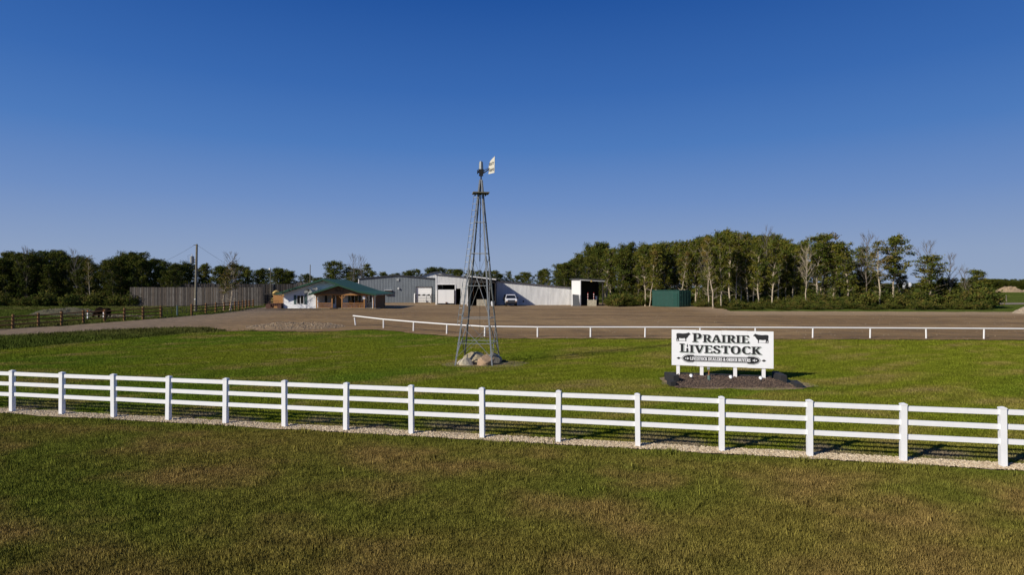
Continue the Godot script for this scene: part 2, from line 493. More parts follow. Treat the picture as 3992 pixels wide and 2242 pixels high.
	func prism(poly: PackedVector2Array, o: Vector3, ux: Vector3, uy: Vector3, depth: float) -> void:  # a flat outline with thickness, its front at +uz
		var uz := ux.cross(uy).normalized()
		var ids := Geometry2D.triangulate_polygon(poly)
		for i in range(0, ids.size(), 3):
			var p := []
			for j in 3: p.append(o + ux * poly[ids[i + j]].x + uy * poly[ids[i + j]].y)
			tri(p[0] + uz * depth, p[1] + uz * depth, p[2] + uz * depth, uz)
			tri(p[0], p[1], p[2], -uz)
		var sgn := -1.0 if Geometry2D.is_polygon_clockwise(poly) else 1.0
		for i in poly.size():
			var a := poly[i]
			var b := poly[(i + 1) % poly.size()]
			var t := (b - a).normalized()
			var nn := (ux * t.y - uy * t.x) * sgn
			var pa := o + ux * a.x + uy * a.y
			var pb := o + ux * b.x + uy * b.y
			quad(pa, pb, pb + uz * depth, pa + uz * depth, nn)
	func lathe(o: Vector3, prof: Array, k := 12, axis := Vector3.UP) -> void:  # prof: [radius, height] pairs
		var pts := []
		var rad := []
		for p in prof:
			pts.append(o + axis * p[1]); rad.append(p[0])
		path(pts, rad, k, true)
	func commit(o: Vector3) -> ArrayMesh:
		var w := PackedVector3Array()
		w.resize(v.size())
		for i in v.size(): w[i] = v[i] - o
		var arr := []
		arr.resize(Mesh.ARRAY_MAX)
		arr[Mesh.ARRAY_VERTEX] = w
		arr[Mesh.ARRAY_NORMAL] = n
		arr[Mesh.ARRAY_COLOR] = c
		var m := ArrayMesh.new()
		m.add_surface_from_arrays(Mesh.PRIMITIVE_TRIANGLES, arr)
		return m

# ---------------------------------------------------------------- scene helpers
func at(x: float, y: float, d: float) -> Vector3:
	return Vector3(x, y, -d)

func ss(a: float, b: float, x: float) -> float:
	var t := clampf((x - a) / (b - a), 0.0, 1.0)
	return t * t * (3.0 - 2.0 * t)

func land(x: float, d: float) -> float:  # height of the ground
	return 1.1 * ss(36, 75, d) + 0.3 * ss(15, 30, x) * ss(70, 90, d) + 1.6 * ss(150, 600, d)

func on_land(x: float, d: float, up := 0.0) -> Vector3:
	return Vector3(x, land(x, d) + up, -d)

func numbered(called: String) -> String:
	taken[called] = taken.get(called, 0) + 1
	return called if taken[called] == 1 else "%s_%03d" % [called, taken[called] - 1]

func tag(o: Node, label: String, category: String, group := "") -> void:
	o.set_meta("label", label)
	o.set_meta("category", category)
	if group: o.set_meta("group", group)

func thing(called: String, label: String, category: String, pos: Vector3, group := "", turn := 0.0) -> Node3D:
	var o := Node3D.new()
	o.name = numbered(called)
	add_child(o)
	o.position = pos
	o.rotation.y = turn
	tag(o, label, category, group)
	org = pos if turn == 0.0 else Vector3.ZERO
	return o

func put(parent: Node, called: String, mb: MB, m: Material, label := "") -> MeshInstance3D:
	var o := MeshInstance3D.new()
	o.name = called
	o.mesh = mb.commit(org)
	o.material_override = m
	parent.add_child(o, true)
	if label: o.set_meta("label", label)
	return o

func share(parent: Node, called: String, mesh: Mesh, m: Material, tr: Transform3D) -> MeshInstance3D:
	var o := MeshInstance3D.new()
	o.name = called
	o.mesh = mesh
	o.material_override = m
	o.transform = tr
	parent.add_child(o, true)
	return o

func structure(called: String, mb: MB, m: Material) -> MeshInstance3D:
	org = Vector3.ZERO
	var o := put(self, numbered(called), mb, m)
	o.set_meta("kind", "structure")
	return o

func single(called: String, label: String, category: String, pos: Vector3, mb: MB, m: Material, group := "") -> MeshInstance3D:
	org = pos
	var o := put(self, numbered(called), mb, m)
	o.position = pos
	tag(o, label, category, group)
	return o

# ---------------------------------------------------------------- materials
func lin(r: float, g: float, b: float) -> Color:
	return Color(r, g, b).linear_to_srgb()

func grain(seed_: int, freq: float, lo: float, hi: float, octaves := 4, size := 512, kind := FastNoiseLite.TYPE_SIMPLEX_SMOOTH) -> ImageTexture:
	var f := FastNoiseLite.new()
	f.seed = seed_
	f.noise_type = kind
	f.frequency = freq
	f.fractal_octaves = octaves
	var src := f.get_seamless_image(size, size)
	src.convert(Image.FORMAT_L8)
	var d := src.get_data()
	var lut := PackedByteArray()
	lut.resize(256)
	for i in 256:
		var t := lo + (hi - lo) * i / 255.0
		lut[i] = int(round(Color(t, t, t).linear_to_srgb().r * 255.0))
	for i in d.size(): d[i] = lut[d[i]]
	var img := Image.create_from_data(size, size, false, Image.FORMAT_L8, d)
	img.convert(Image.FORMAT_RGB8)
	return ImageTexture.create_from_image(img)

func relief(seed_: int, freq: float, strength: float, octaves := 4, size := 512) -> ImageTexture:
	var f := FastNoiseLite.new()
	f.seed = seed_
	f.frequency = freq
	f.fractal_octaves = octaves
	var img := f.get_seamless_image(size, size)
	img.convert(Image.FORMAT_RGBA8)
	img.bump_map_to_normal_map(strength)
	return ImageTexture.create_from_image(img)

func mat(key: String, col: Color, rough := 0.85, metal := 0.0) -> StandardMaterial3D:
	var m := StandardMaterial3D.new()
	m.resource_name = key
	m.albedo_color = col
	m.roughness = rough
	m.metallic = metal
	mats[key] = m
	return m

func grained(key: String, r: float, g: float, b: float, tex: Texture2D, mean: float, per_metre: Vector3, rough := 0.85, metal := 0.0, normal: Texture2D = null, nscale := 1.0) -> StandardMaterial3D:
	var m := mat(key, lin(minf(1, r / mean), minf(1, g / mean), minf(1, b / mean)), rough, metal)
	m.albedo_texture = tex
	m.uv1_triplanar = true
	m.uv1_world_triplanar = true
	m.uv1_scale = per_metre
	if normal:
		m.normal_enabled = true
		m.normal_texture = normal
		m.normal_scale = nscale
	return m

func make_materials() -> void:
	var fine := grain(1, 0.03, 0.35, 1.0, 5)
	var soft := grain(2, 0.012, 0.72, 1.0, 4)
	var clean := grain(7, 0.012, 0.93, 1.0, 4)
	var blotch := grain(3, 0.008, 0.5, 1.0, 5)
	var speck := grain(4, 0.09, 0.25, 1.0, 3)
	var stone_n := relief(5, 0.04, 6.0)
	var fine_n := relief(6, 0.09, 5.0)
	var m := grained("grass_ground", 1, 1, 1, fine, 1.0, Vector3(0.45, 0.45, 0.45), 1.0, 0.0, fine_n, 1.0)
	m.vertex_color_use_as_albedo = true
	m.specular_mode = BaseMaterial3D.SPECULAR_DISABLED
	m = grained("dirt", 1, 1, 1, grain(9, 0.05, 0.45, 1.0, 5), 1.0, Vector3(0.3, 0.3, 0.3), 1.0, 0.0, stone_n, 0.9)
	m.vertex_color_use_as_albedo = true
	m = grained("gravel", 0.48, 0.375, 0.23, speck, 0.62, Vector3(1.3, 1.3, 1.3), 1.0, 0.0, stone_n, 1.5)
	m = grained("mulch", 0.085, 0.055, 0.04, speck, 0.62, Vector3(1.1, 1.1, 1.1), 1.0, 0.0, stone_n, 1.5)
	m = mat("blade", Color(1, 1, 1), 0.9)
	m.vertex_color_use_as_albedo = true
	m.backlight = Color(0.35, 0.35, 0.2)
	m.specular_mode = BaseMaterial3D.SPECULAR_DISABLED
	m.cull_mode = BaseMaterial3D.CULL_DISABLED
	m = mat("leaf", Color(1, 1, 1), 0.9)
	m.metallic_specular = 0.15
	m.vertex_color_use_as_albedo = true
	m.backlight = Color(0.4, 0.45, 0.2)
	m.cull_mode = BaseMaterial3D.CULL_DISABLED
	m = grained("aspen_bark", 0.43, 0.355, 0.25, grain(11, 0.02, 0.35, 1.0, 4), 0.68, Vector3(0.6, 0.35, 0.6))
	m = grained("dark_bark", 0.16, 0.13, 0.10, fine, 0.68, Vector3(0.6, 0.35, 0.6))
	m = grained("dead_bark", 0.17, 0.14, 0.11, fine, 0.68, Vector3(0.6, 0.35, 0.6))
	m = grained("stone", 1, 1, 1, blotch, 1.0, Vector3(0.9, 0.9, 0.9), 0.95, 0.0, stone_n, 1.2)
	m.vertex_color_use_as_albedo = true
	m = mat("pebble", Color(1, 1, 1), 0.95)
	m.vertex_color_use_as_albedo = true
	grained("white_vinyl", 0.82, 0.82, 0.82, clean, 0.965, Vector3(0.5, 0.5, 0.5), 0.4)
	grained("white_paint", 0.80, 0.79, 0.77, grain(12, 0.02, 0.88, 1.0, 5), 0.94, Vector3(0.7, 0.7, 0.7), 0.55)
	grained("vane_cream", 0.60, 0.57, 0.48, soft, 0.86, Vector3(1.2, 1.2, 1.2), 0.6)
	grained("sign_white", 0.82, 0.82, 0.82, clean, 0.965, Vector3(0.6, 0.6, 0.6), 0.5)
	grained("siding", 0.80, 0.80, 0.80, clean, 0.965, Vector3(0.2, 1.0, 0.2), 0.5)
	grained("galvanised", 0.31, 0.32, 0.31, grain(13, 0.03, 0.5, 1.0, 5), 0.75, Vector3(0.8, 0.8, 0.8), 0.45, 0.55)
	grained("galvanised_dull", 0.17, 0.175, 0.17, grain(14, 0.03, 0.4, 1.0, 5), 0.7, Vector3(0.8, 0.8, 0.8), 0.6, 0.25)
	grained("white_sheet", 0.62, 0.615, 0.60, grain(15, 0.012, 0.72, 1.0, 5), 0.87, Vector3(0.25, 0.05, 0.25), 0.45)
	grained("grey_sheet", 0.165, 0.185, 0.20, grain(16, 0.012, 0.72, 1.0, 5), 0.87, Vector3(0.25, 0.05, 0.25), 0.4)
	grained("green_roof", 0.018, 0.082, 0.034, soft, 0.87, Vector3(0.4, 0.4, 0.4), 0.7)
	grained("green_trim", 0.010, 0.055, 0.026, soft, 0.87, Vector3(0.4, 0.4, 0.4), 0.45)
	grained("dark_roof", 0.07, 0.07, 0.075, soft, 0.87, Vector3(0.4, 0.4, 0.4), 0.7)
	grained("dark_trim", 0.045, 0.05, 0.06, soft, 0.87, Vector3(0.4, 0.4, 0.4), 0.5)
	grained("cedar", 0.33, 0.155, 0.045, grain(17, 0.02, 0.5, 1.0, 5), 0.75, Vector3(1.5, 0.25, 1.5), 0.75)
	grained("log", 0.20, 0.095, 0.028, grain(18, 0.02, 0.4, 1.0, 5), 0.7, Vector3(1.2, 0.6, 1.2), 0.85)
	for k in 4:
		grained("plank_%d" % k, [0.075, 0.13, 0.045, 0.095][k], [0.062, 0.115, 0.037, 0.074][k], [0.052, 0.10, 0.031, 0.056][k], grain(20 + k, 0.02, 0.4, 1.0, 5, 256), 0.7, Vector3(1.6, 0.2, 1.6), 0.95)
	grained("dark_timber", 0.035, 0.03, 0.026, fine, 0.7, Vector3(0.8, 0.3, 0.8), 0.95)
	grained("rail_tie", 0.022, 0.021, 0.022, fine, 0.7, Vector3(1.5, 1.5, 1.5), 0.9)
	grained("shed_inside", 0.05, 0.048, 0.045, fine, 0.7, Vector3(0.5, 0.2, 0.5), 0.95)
	grained("concrete", 0.36, 0.32, 0.24, blotch, 0.75, Vector3(0.5, 0.5, 0.5), 0.9)
	grained("rust", 0.085, 0.035, 0.022, fine, 0.7, Vector3(1, 1, 1), 0.85)
	grained("hay", 0.42, 0.30, 0.10, speck, 0.62, Vector3(1, 1, 1), 1.0)
	grained("container_green", 0.010, 0.056, 0.041, grain(25, 0.012, 0.6, 1.0, 5), 0.82, Vector3(0.4, 0.2, 0.4), 0.55)
	grained("pole_wood", 0.19, 0.17, 0.12, fine, 0.7, Vector3(1.5, 0.2, 1.5), 0.9)
	grained("sand", 0.42, 0.32, 0.20, fine, 0.7, Vector3(0.3, 0.3, 0.3), 1.0)
	grained("hide", 0.012, 0.008, 0.006, fine, 0.7, Vector3(2, 2, 2), 1.0).metallic_specular = 0.1
	mat("glass", lin(0.012, 0.014, 0.016), 0.06).metallic_specular = 0.6
	mat("curtain", lin(0.35, 0.36, 0.36), 0.9)
	mat("black_paint", lin(0.012, 0.012, 0.013), 0.6)
	mat("shade_print", lin(0.42, 0.46, 0.42), 0.6)
	mat("shutter", lin(0.045, 0.085, 0.082), 0.6)
	mat("truck_white", lin(0.78, 0.78, 0.78), 0.25).clearcoat_enabled = true
	mat("tyre", lin(0.014, 0.014, 0.014), 0.9)
	mat("chrome", lin(0.5, 0.5, 0.5), 0.25, 0.9)
	mat("dark_metal", lin(0.025, 0.025, 0.027), 0.55, 0.3)
	mat("lamp_glass", lin(0.75, 0.75, 0.72), 0.2)
	mat("amber", lin(0.5, 0.2, 0.03), 0.3)
	mat("orange_paint", lin(0.6, 0.16, 0.02), 0.6)
	mat("red_paint", lin(0.45, 0.04, 0.03), 0.6)
	mat("blue_print", lin(0.05, 0.13, 0.4), 0.6)
	mat("dish_grey", lin(0.32, 0.33, 0.33), 0.6)
	mat("grey_green", lin(0.10, 0.16, 0.14), 0.6)
	mat("soffit", lin(0.50, 0.26, 0.10), 0.7)
	mat("silo", lin(0.62, 0.63, 0.65), 0.4, 0.3)

# ---------------------------------------------------------------- ground colours (linear)
func fence_d(x: float) -> float:  # the line of the white board fence
	return 17.22 - 0.2189 * x

func mixc(a: Color, b: Color, t: float) -> Color:
	return a.lerp(b, clampf(t, 0.0, 1.0))

func lawn_colour(x: float, d: float, lift := 1.75) -> Color:
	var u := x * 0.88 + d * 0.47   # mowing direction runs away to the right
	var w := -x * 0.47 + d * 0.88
	var big := noise_a.get_noise_2d(u * 0.55, w * 1.3)
	var mid := noise_b.get_noise_2d(u * 0.8, w * 2.2)
	var small := noise_c.get_noise_2d(x * 3.0, d * 3.0)
	var c := Color(0.112, 0.128, 0.012)
	c = mixc(c, Color(0.078, 0.114, 0.011), 0.5 + big * 1.6 - ss(-6, 10, x) * 0.55)
	c = mixc(c, Color(0.160, 0.142, 0.028), (mid - 0.05) * 1.7 + ss(-8, 4, x) * 0.36 + big * 0.4)
	c = mixc(c, Color(0.15, 0.115, 0.045), (mid + small * 0.7 - 0.34) * 1.4)
	c = mixc(c, Color(0.17, 0.135, 0.085), ss(2.2, 0.5, d - fence_d(x)) * (noise_b.get_noise_2d(x * 2.5, d * 4.0) * 3.0 + 0.25))
	return c * (1.0 + small * 0.28 + 0.07 * sin((w + 2.5 * sin(u * 0.09)) * 5.2)) * lift  # sine bands: light on leaning mown blades, painted into the colour

func verge_colour(x: float, d: float, lift := 2.2) -> Color:
	var big := noise_a.get_noise_2d(x * 1.3 + 90.0, d * 2.2)
	var mid := noise_b.get_noise_2d(x * 1.6, d * 2.4 + 40.0)
	var small := noise_c.get_noise_2d(x * 6.0 + 7.0, d * 6.0)
	var c := Color(0.100, 0.084, 0.018)
	c = mixc(c, Color(0.072, 0.080, 0.012), 0.35 + big * 1.5 + ss(1.5, 0.0, fence_d(x) - d) * 0.9)
	c = mixc(c, Color(0.128, 0.090, 0.028), 0.18 + mid * 1.3 + ss(-4, 12, x) * 0.22 - ss(1.6, 0.2, fence_d(x) - d))
	return c * (1.0 + small * 0.4) * lift

func field_colour(x: float, d: float) -> Color:
	var big := noise_a.get_noise_2d(x * 0.6 + 300.0, d * 0.9)
	var small := noise_b.get_noise_2d(x * 1.5, d * 1.5 + 200.0)
	var c := mixc(Color(0.072, 0.095, 0.016), Color(0.105, 0.10, 0.03), 0.4 + big * 1.2)
	if x > 30: c = mixc(c, Color(0.115, 0.15, 0.028), 0.7)
	return c * (1.0 + small * 0.35) * 1.5

func ground_colour(x: float, d: float) -> Color:
	if d < fence_d(x): return verge_colour(x, d)
	return field_colour(x, d) * (0.8 if d < 60 and x < -20 else 1.0)  # rough grass by the drive darkened in colour for the ditch side's shade

func dirt_colour(x: float, d: float) -> Color:
	var streak := noise_a.get_noise_2d(x * 0.5 + 50.0, d * 3.4)
	var mid := noise_b.get_noise_2d(x * 0.9, d * 2.6 + 70.0)
	var c := mixc(Color(0.178, 0.110, 0.042), Color(0.228, 0.150, 0.064), 0.5 + streak * 2.4)
	c = mixc(c, Color(0.112, 0.070, 0.028), (mid - 0.1) * 1.9)
	c = mixc(c, Color(0.165, 0.122, 0.078), ss(-22, -38, x) * 0.9)                       # greyer gravel of the drive
	c = mixc(c, Color(0.30, 0.215, 0.125), ss(69, 74, d) * ss(22, 30, x) * 0.95)          # pale graded strip by the grove
	c = mixc(c, Color(0.27, 0.195, 0.115), ss(92, 100, d) * (0.5 + streak) * 0.9)
	return c * (1.0 + noise_c.get_noise_2d(x * 4.0, d * 4.0) * 0.3) * Color(1.62, 1.53, 1.36)

# ---------------------------------------------------------------- ground sheets
func land_normal(x: float, d: float) -> Vector3:
	return Vector3(land(x - 0.5, d) - land(x + 0.5, d), 1.0, land(x, d + 0.5) - land(x, d - 0.5)).normalized()

func sheet(poly: PackedVector2Array, cell: float, up: float, colour: Callable, wander := 0.15) -> MB:
	var edge := PackedVector2Array()
	for i in poly.size():
		var a := poly[i]
		var b := poly[(i + 1) % poly.size()]
		var k := maxi(1, int(a.distance_to(b) / 0.5))
		var nn := (b - a).normalized().orthogonal()
		for j in k:
			var p := a.lerp(b, float(j) / k)
			edge.append(p + nn * (noise_c.get_noise_2d(p.x * 8.0, p.y * 8.0) * 1.2 + noise_b.get_noise_2d(p.x * 2.0, p.y * 2.0) * 1.5) * wander)
	var lo := edge[0]
	var hi := edge[0]
	for p in edge:
		lo = lo.min(p); hi = hi.max(p)
	lo = (lo / cell).floor() * cell
	var nx := int(ceil((hi.x - lo.x) / cell)) + 1
	var ny := int(ceil((hi.y - lo.y) / cell)) + 1
	var inside := []
	var pos := []
	var cols := []
	for j in ny:
		for i in nx:
			var p := lo + Vector2(i, j) * cell
			inside.append(Geometry2D.is_point_in_polygon(p, edge))
			pos.append(on_land(p.x, p.y, up))
			cols.append(colour.call(p.x, p.y) if inside[-1] else Color.WHITE)
	var mb := MB.new()
	for j in ny - 1:
		for i in nx - 1:
			var id := [j * nx + i, j * nx + i + 1, (j + 1) * nx + i + 1, (j + 1) * nx + i]
			var k := int(inside[id[0]]) + int(inside[id[1]]) + int(inside[id[2]]) + int(inside[id[3]])
			var mid := lo + Vector2(i + 0.5, j + 0.5) * cell
			var nn := land_normal(mid.x, mid.y)
			if k == 4:
				for t in [[0, 3, 1], [1, 3, 2]]:
					for q in t:
						mb.v.append(pos[id[q]]); mb.n.append(nn); mb.c.append(cols[id[q]])
			elif k > 0:
				var sq := PackedVector2Array([lo + Vector2(i, j) * cell, lo + Vector2(i + 1, j) * cell, lo + Vector2(i + 1, j + 1) * cell, lo + Vector2(i, j + 1) * cell])
				for piece in Geometry2D.intersect_polygons(sq, edge):
					var ids := Geometry2D.triangulate_polygon(piece)
					for t in range(0, ids.size(), 3):
						mb.col = colour.call(piece[ids[t]].x, piece[ids[t]].y)
						var q := []
						for s in 3: q.append(on_land(piece[ids[t + s]].x, piece[ids[t + s]].y, up))
						mb.tri(q[0], q[1], q[2], nn)
	return mb

func spaced(parts: Array) -> PackedFloat32Array:  # [from, to, step] runs
	var out := PackedFloat32Array()
	for p in parts:
		var x: float = p[0]
		while x < p[1] - 0.001:
			out.append(x); x += p[2]
	out.append(parts[-1][1])
	return out

func make_ground() -> void:
	var xs := spaced([[-3000, -600, 400], [-600, -120, 40], [-120, -26, 2], [-26, 26, 0.5], [26, 140, 2], [140, 600, 20], [600, 3000, 300]])
	var ds := spaced([[-300, -20, 70], [-20, 6, 4], [6, 22, 0.4], [22, 120, 1.5], [120, 180, 4], [180, 640, 20], [640, 4000, 240]])
	var mb := MB.new()
	var grid := []
	var cols := []
	for d in ds:
		for x in xs:
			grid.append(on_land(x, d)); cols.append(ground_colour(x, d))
	for j in ds.size() - 1:
		for i in xs.size() - 1:
			var id := [j * xs.size() + i, j * xs.size() + i + 1, (j + 1) * xs.size() + i + 1, (j + 1) * xs.size() + i]
			for t in [[0, 3, 1], [1, 3, 2]]:
				for q in t:
					mb.v.append(grid[id[q]]); mb.n.append(land_normal(grid[id[q]].x, -grid[id[q]].z)); mb.c.append(cols[id[q]])
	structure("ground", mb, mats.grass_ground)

	lot_edge = PackedVector2Array([Vector2(-70, 32), Vector2(-52, 43), Vector2(-42.7, 49.8), Vector2(-40.2, 52), Vector2(-36, 54.9), Vector2(-30.7, 56.6), Vector2(-28.5, 56.2),
		Vector2(-25.3, 53.5), Vector2(-23, 53.7), Vector2(-17.3, 52.8), Vector2(-14.2, 54.4), Vector2(-12.9, 54.6), Vector2(-10.4, 53.6), Vector2(-8.3, 51.6), Vector2(-4.7, 49.5), Vector2(-0.5, 48.3), Vector2(20, 47.9), Vector2(40, 47.2), Vector2(110, 45.5),
		Vector2(110, 75.5), Vector2(66, 77), Vector2(44, 78.6), Vector2(29, 79), Vector2(30.5, 88), Vector2(31, 97), Vector2(20, 104), Vector2(18, 131), Vector2(-36, 131), Vector2(-41, 100),
		Vector2(-40.2, 93), Vector2(-37.6, 82), Vector2(-36.7, 73), Vector2(-38.4, 66.5), Vector2(-40.5, 62.3), Vector2(-43.2, 58), Vector2(-47.3, 54.8), Vector2(-60, 46.5), Vector2(-78, 36)])
	structure("gravel_yard", sheet(lot_edge, 0.6, 0.045, dirt_colour, 0.3), mats.dirt)
	lawn_edge = PackedVector2Array()
	var near := PackedVector2Array()
	for i in 25:
		var x := -60.0 + i * 6.0
		near.append(Vector2(x, fence_d(x) + 0.28) if fence_d(x) > 4 else Vector2(x, 4))
	lawn_edge.append_array(near)
	lawn_edge.append_array(PackedVector2Array([Vector2(110, 4), Vector2(110, 45.3), Vector2(40, 47.0), Vector2(20, 47.7), Vector2(-0.5, 48.1), Vector2(-4.7, 49.3), Vector2(-8.3, 51.4), Vector2(-10.4, 53.4), Vector2(-12.9, 54.4), Vector2(-14.2, 54.2), Vector2(-17.3, 52.6), Vector2(-23, 53.5), Vector2(-25.3, 53.3),
		Vector2(-28.1, 51.8), Vector2(-29.8, 49.1), Vector2(-32.2, 46.6), Vector2(-34.6, 42.9), Vector2(-35.4, 41.3), Vector2(-46, 32)]))
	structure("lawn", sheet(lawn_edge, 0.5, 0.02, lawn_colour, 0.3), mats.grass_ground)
	var strip := PackedVector2Array()
	for i in 31: strip.append(Vector2(-30.0 + i * 2.0, fence_d(-30.0 + i * 2.0) - 0.27))
	for i in 31: strip.append(Vector2(30.0 - i * 2.0, fence_d(30.0 - i * 2.0) + 0.36))
	structure("gravel_strip", sheet(strip, 0.5, 0.034, func(_x, _d): return Color.WHITE, 0.12), mats.gravel)
	structure("far_track", sheet(PackedVector2Array([Vector2(60, 101), Vector2(92, 105), Vector2(130, 104), Vector2(220, 104), Vector2(220, 118), Vector2(130, 118), Vector2(100, 117), Vector2(60, 114)]), 2.0, 0.03, func(x, d): return Color(0.33, 0.26, 0.18) * (1.0 + noise_b.get_noise_2d(x, d * 3.0) * 0.4), 0.5), mats.dirt)
	structure("bare_soil", sheet(ring(Vector2(-1.7, 34.3), Vector2(2.5, 1.7), 24), 0.3, 0.036, func(x, d): return mixc(Color(0.36, 0.245, 0.115), Color(0.19, 0.185, 0.045), 0.35 + noise_c.get_noise_2d(x * 9, d * 9) * 1.6), 0.35), mats.dirt)
	structure("bare_soil", sheet(PackedVector2Array([Vector2(6.7, 26.9), Vector2(7.6, 25.9), Vector2(10, 25.5), Vector2(12.6, 25.6), Vector2(13.6, 26.4), Vector2(13.4, 28), Vector2(12.3, 28.8), Vector2(8, 29.6), Vector2(7, 28.9)]), 0.3, 0.036, func(x, d): return mixc(Color(0.38, 0.26, 0.14), Color(0.20, 0.19, 0.05), 0.2 + noise_c.get_noise_2d(x * 9, d * 9) * 1.4), 0.3), mats.dirt)
	structure("concrete_apron", sheet(PackedVector2Array([Vector2(-42.5, 90.4), Vector2(-29.5, 89.7), Vector2(-20.0, 89.7), Vector2(-20.0, 91.5), Vector2(-35.4, 91.5), Vector2(-36, 92.6), Vector2(-42.5, 92.4)]), 0.6, 0.10, func(_x, _d): return Color(0.30, 0.235, 0.15), 0.1), mats.dirt)

var lot_edge := PackedVector2Array()
var lawn_edge := PackedVector2Array()

func ring(mid: Vector2, r: Vector2, k: int) -> PackedVector2Array:
	var out := PackedVector2Array()
	for i in k: out.append(mid + Vector2(cos(TAU * i / k) * r.x, sin(TAU * i / k) * r.y))
	return out

# ---------------------------------------------------------------- walls
func rib_wall(mb: MB, a: Vector2, b: Vector2, base: float, top: Callable, holes: Array, pitch := 0.3, deep := 0.03) -> void:  # a, b in (x, d); top(t in metres along); holes [from, to, upper edge]
	var dir := (b - a).normalized()
	var out := Vector3(dir.y, 0.0, dir.x)
	var l := a.distance_to(b)
	var s := 0.0
	var cuts := [0.0, 0.62, 0.72, 0.9, 1.0]
	var lift := [0.0, 0.0, 1.0, 1.0, 0.0]
	while s < l - 0.001:
		for k in 4:
			var s0 := minf(l, s + cuts[k] * pitch)
			var s1 := minf(l, s + cuts[k + 1] * pitch)
			if s1 - s0 < 0.0005: continue
			var lo := base
			for h in holes:
				if (s0 + s1) * 0.5 > h[0] and (s0 + s1) * 0.5 < h[1]: lo = h[2]
			var p0 := a + dir * s0
			var p1 := a + dir * s1
			var o0: Vector3 = out * deep * lift[k]
			var o1: Vector3 = out * deep * lift[k + 1]
			var q := [Vector3(p0.x, lo, -p0.y) + o0, Vector3(p1.x, lo, -p1.y) + o1, Vector3(p1.x, top.call(s1), -p1.y) + o1, Vector3(p0.x, top.call(s0), -p0.y) + o0]
			var nn: Vector3 = (q[1] - q[0]).cross(q[3] - q[0]).normalized()
			if nn.dot(out) < 0: nn = -nn
			mb.quad(q[0], q[1], q[2], q[3], nn)
		s += pitch

func wall_box(mb: MB, a: Vector2, b: Vector2, y0: float, y1a: float, y1b: float, thick: float) -> void:  # plain wall with thickness towards the back (left of a->b)
	var dir := (b - a).normalized()
	var back := Vector2(-dir.y, dir.x) * thick
	mb.hexa([at(a.x, y0, a.y), at(b.x, y0, b.y), at(b.x + back.x, y0, b.y + back.y), at(a.x + back.x, y0, a.y + back.y), at(a.x, y1a, a.y), at(b.x, y1b, b.y), at(b.x + back.x, y1b, b.y + back.y), at(a.x + back.x, y1a, a.y + back.y)])

func slab(mb: MB, p: Array, thick: float) -> void:  # four corners of an upper face, thickened downwards
	var q := []
	for k in p: q.append(k - Vector3(0, thick, 0))
	mb.hexa(q + p)

func lap_wall(mb: MB, x0: float, x1: float, d: float, y0: float, y1: float, top: Callable, course := 0.2) -> void:  # lap siding facing the camera; top(x) limits it
	var y := y0
	while y < y1:
		var k := 24
		var ya := y
		var yb := minf(y + course, y1)
		for i in k:
			var xa := x0 + (x1 - x0) * i / k
			var xb := x0 + (x1 - x0) * (i + 1) / k
			var ta: float = minf(yb, top.call(xa))
			var tb: float = minf(yb, top.call(xb))
			if ta <= ya and tb <= ya: continue
			ta = maxf(ta, ya); tb = maxf(tb, ya)
			var q := [at(xa, ya, d - 0.034), at(xb, ya, d - 0.034), at(xb, tb, d), at(xa, ta, d)]
			mb.quad(q[0], q[1], q[2], q[3], Vector3(0, 0.11, 1).normalized())
			mb.quad(at(xa, ya, d), at(xb, ya, d), q[1], q[0], Vector3.DOWN)
		y += course

func window(parent: Node, x0: float, x1: float, y0: float, y1: float, d: float, panes: int, blind := -1) -> void:  # a framed window on a wall that faces the camera
	var f := MB.new()
	var t := 0.06
	f.box(at((x0 + x1) * 0.5, y1 - t * 0.5, d - 0.03), Vector3(x1 - x0, t, 0.1))
	f.box(at((x0 + x1) * 0.5, y0 + t * 0.5, d - 0.035), Vector3(x1 - x0 + 0.06, t, 0.12))
	for i in panes + 1:
		f.box(at(lerpf(x0 + t * 0.5, x1 - t * 0.5, float(i) / panes), (y0 + y1) * 0.5, d - 0.028), Vector3(t, y1 - y0 - 2 * t, 0.09))
	var fr := put(parent, "window_frame", f, mats.white_paint)
	for i in panes:
		var g := MB.new()
		var xa := lerpf(x0 + t * 0.5, x1 - t * 0.5, float(i) / panes) + t * 0.5
		var xb := lerpf(x0 + t * 0.5, x1 - t * 0.5, float(i + 1) / panes) - t * 0.5
		g.box(at((xa + xb) * 0.5, (y0 + y1) * 0.5, d - 0.012), Vector3(xb - xa, y1 - y0 - 2 * t, 0.02))
		put(fr, "pane", g, mats.curtain if i == blind else mats.glass)

func one_box(parent: Node, called: String, ctr: Vector3, size: Vector3, m: Material, bs := Basis.IDENTITY) -> MeshInstance3D:
	var b := MB.new()
	b.box(ctr, size, bs)
	return put(parent, called, b, m)

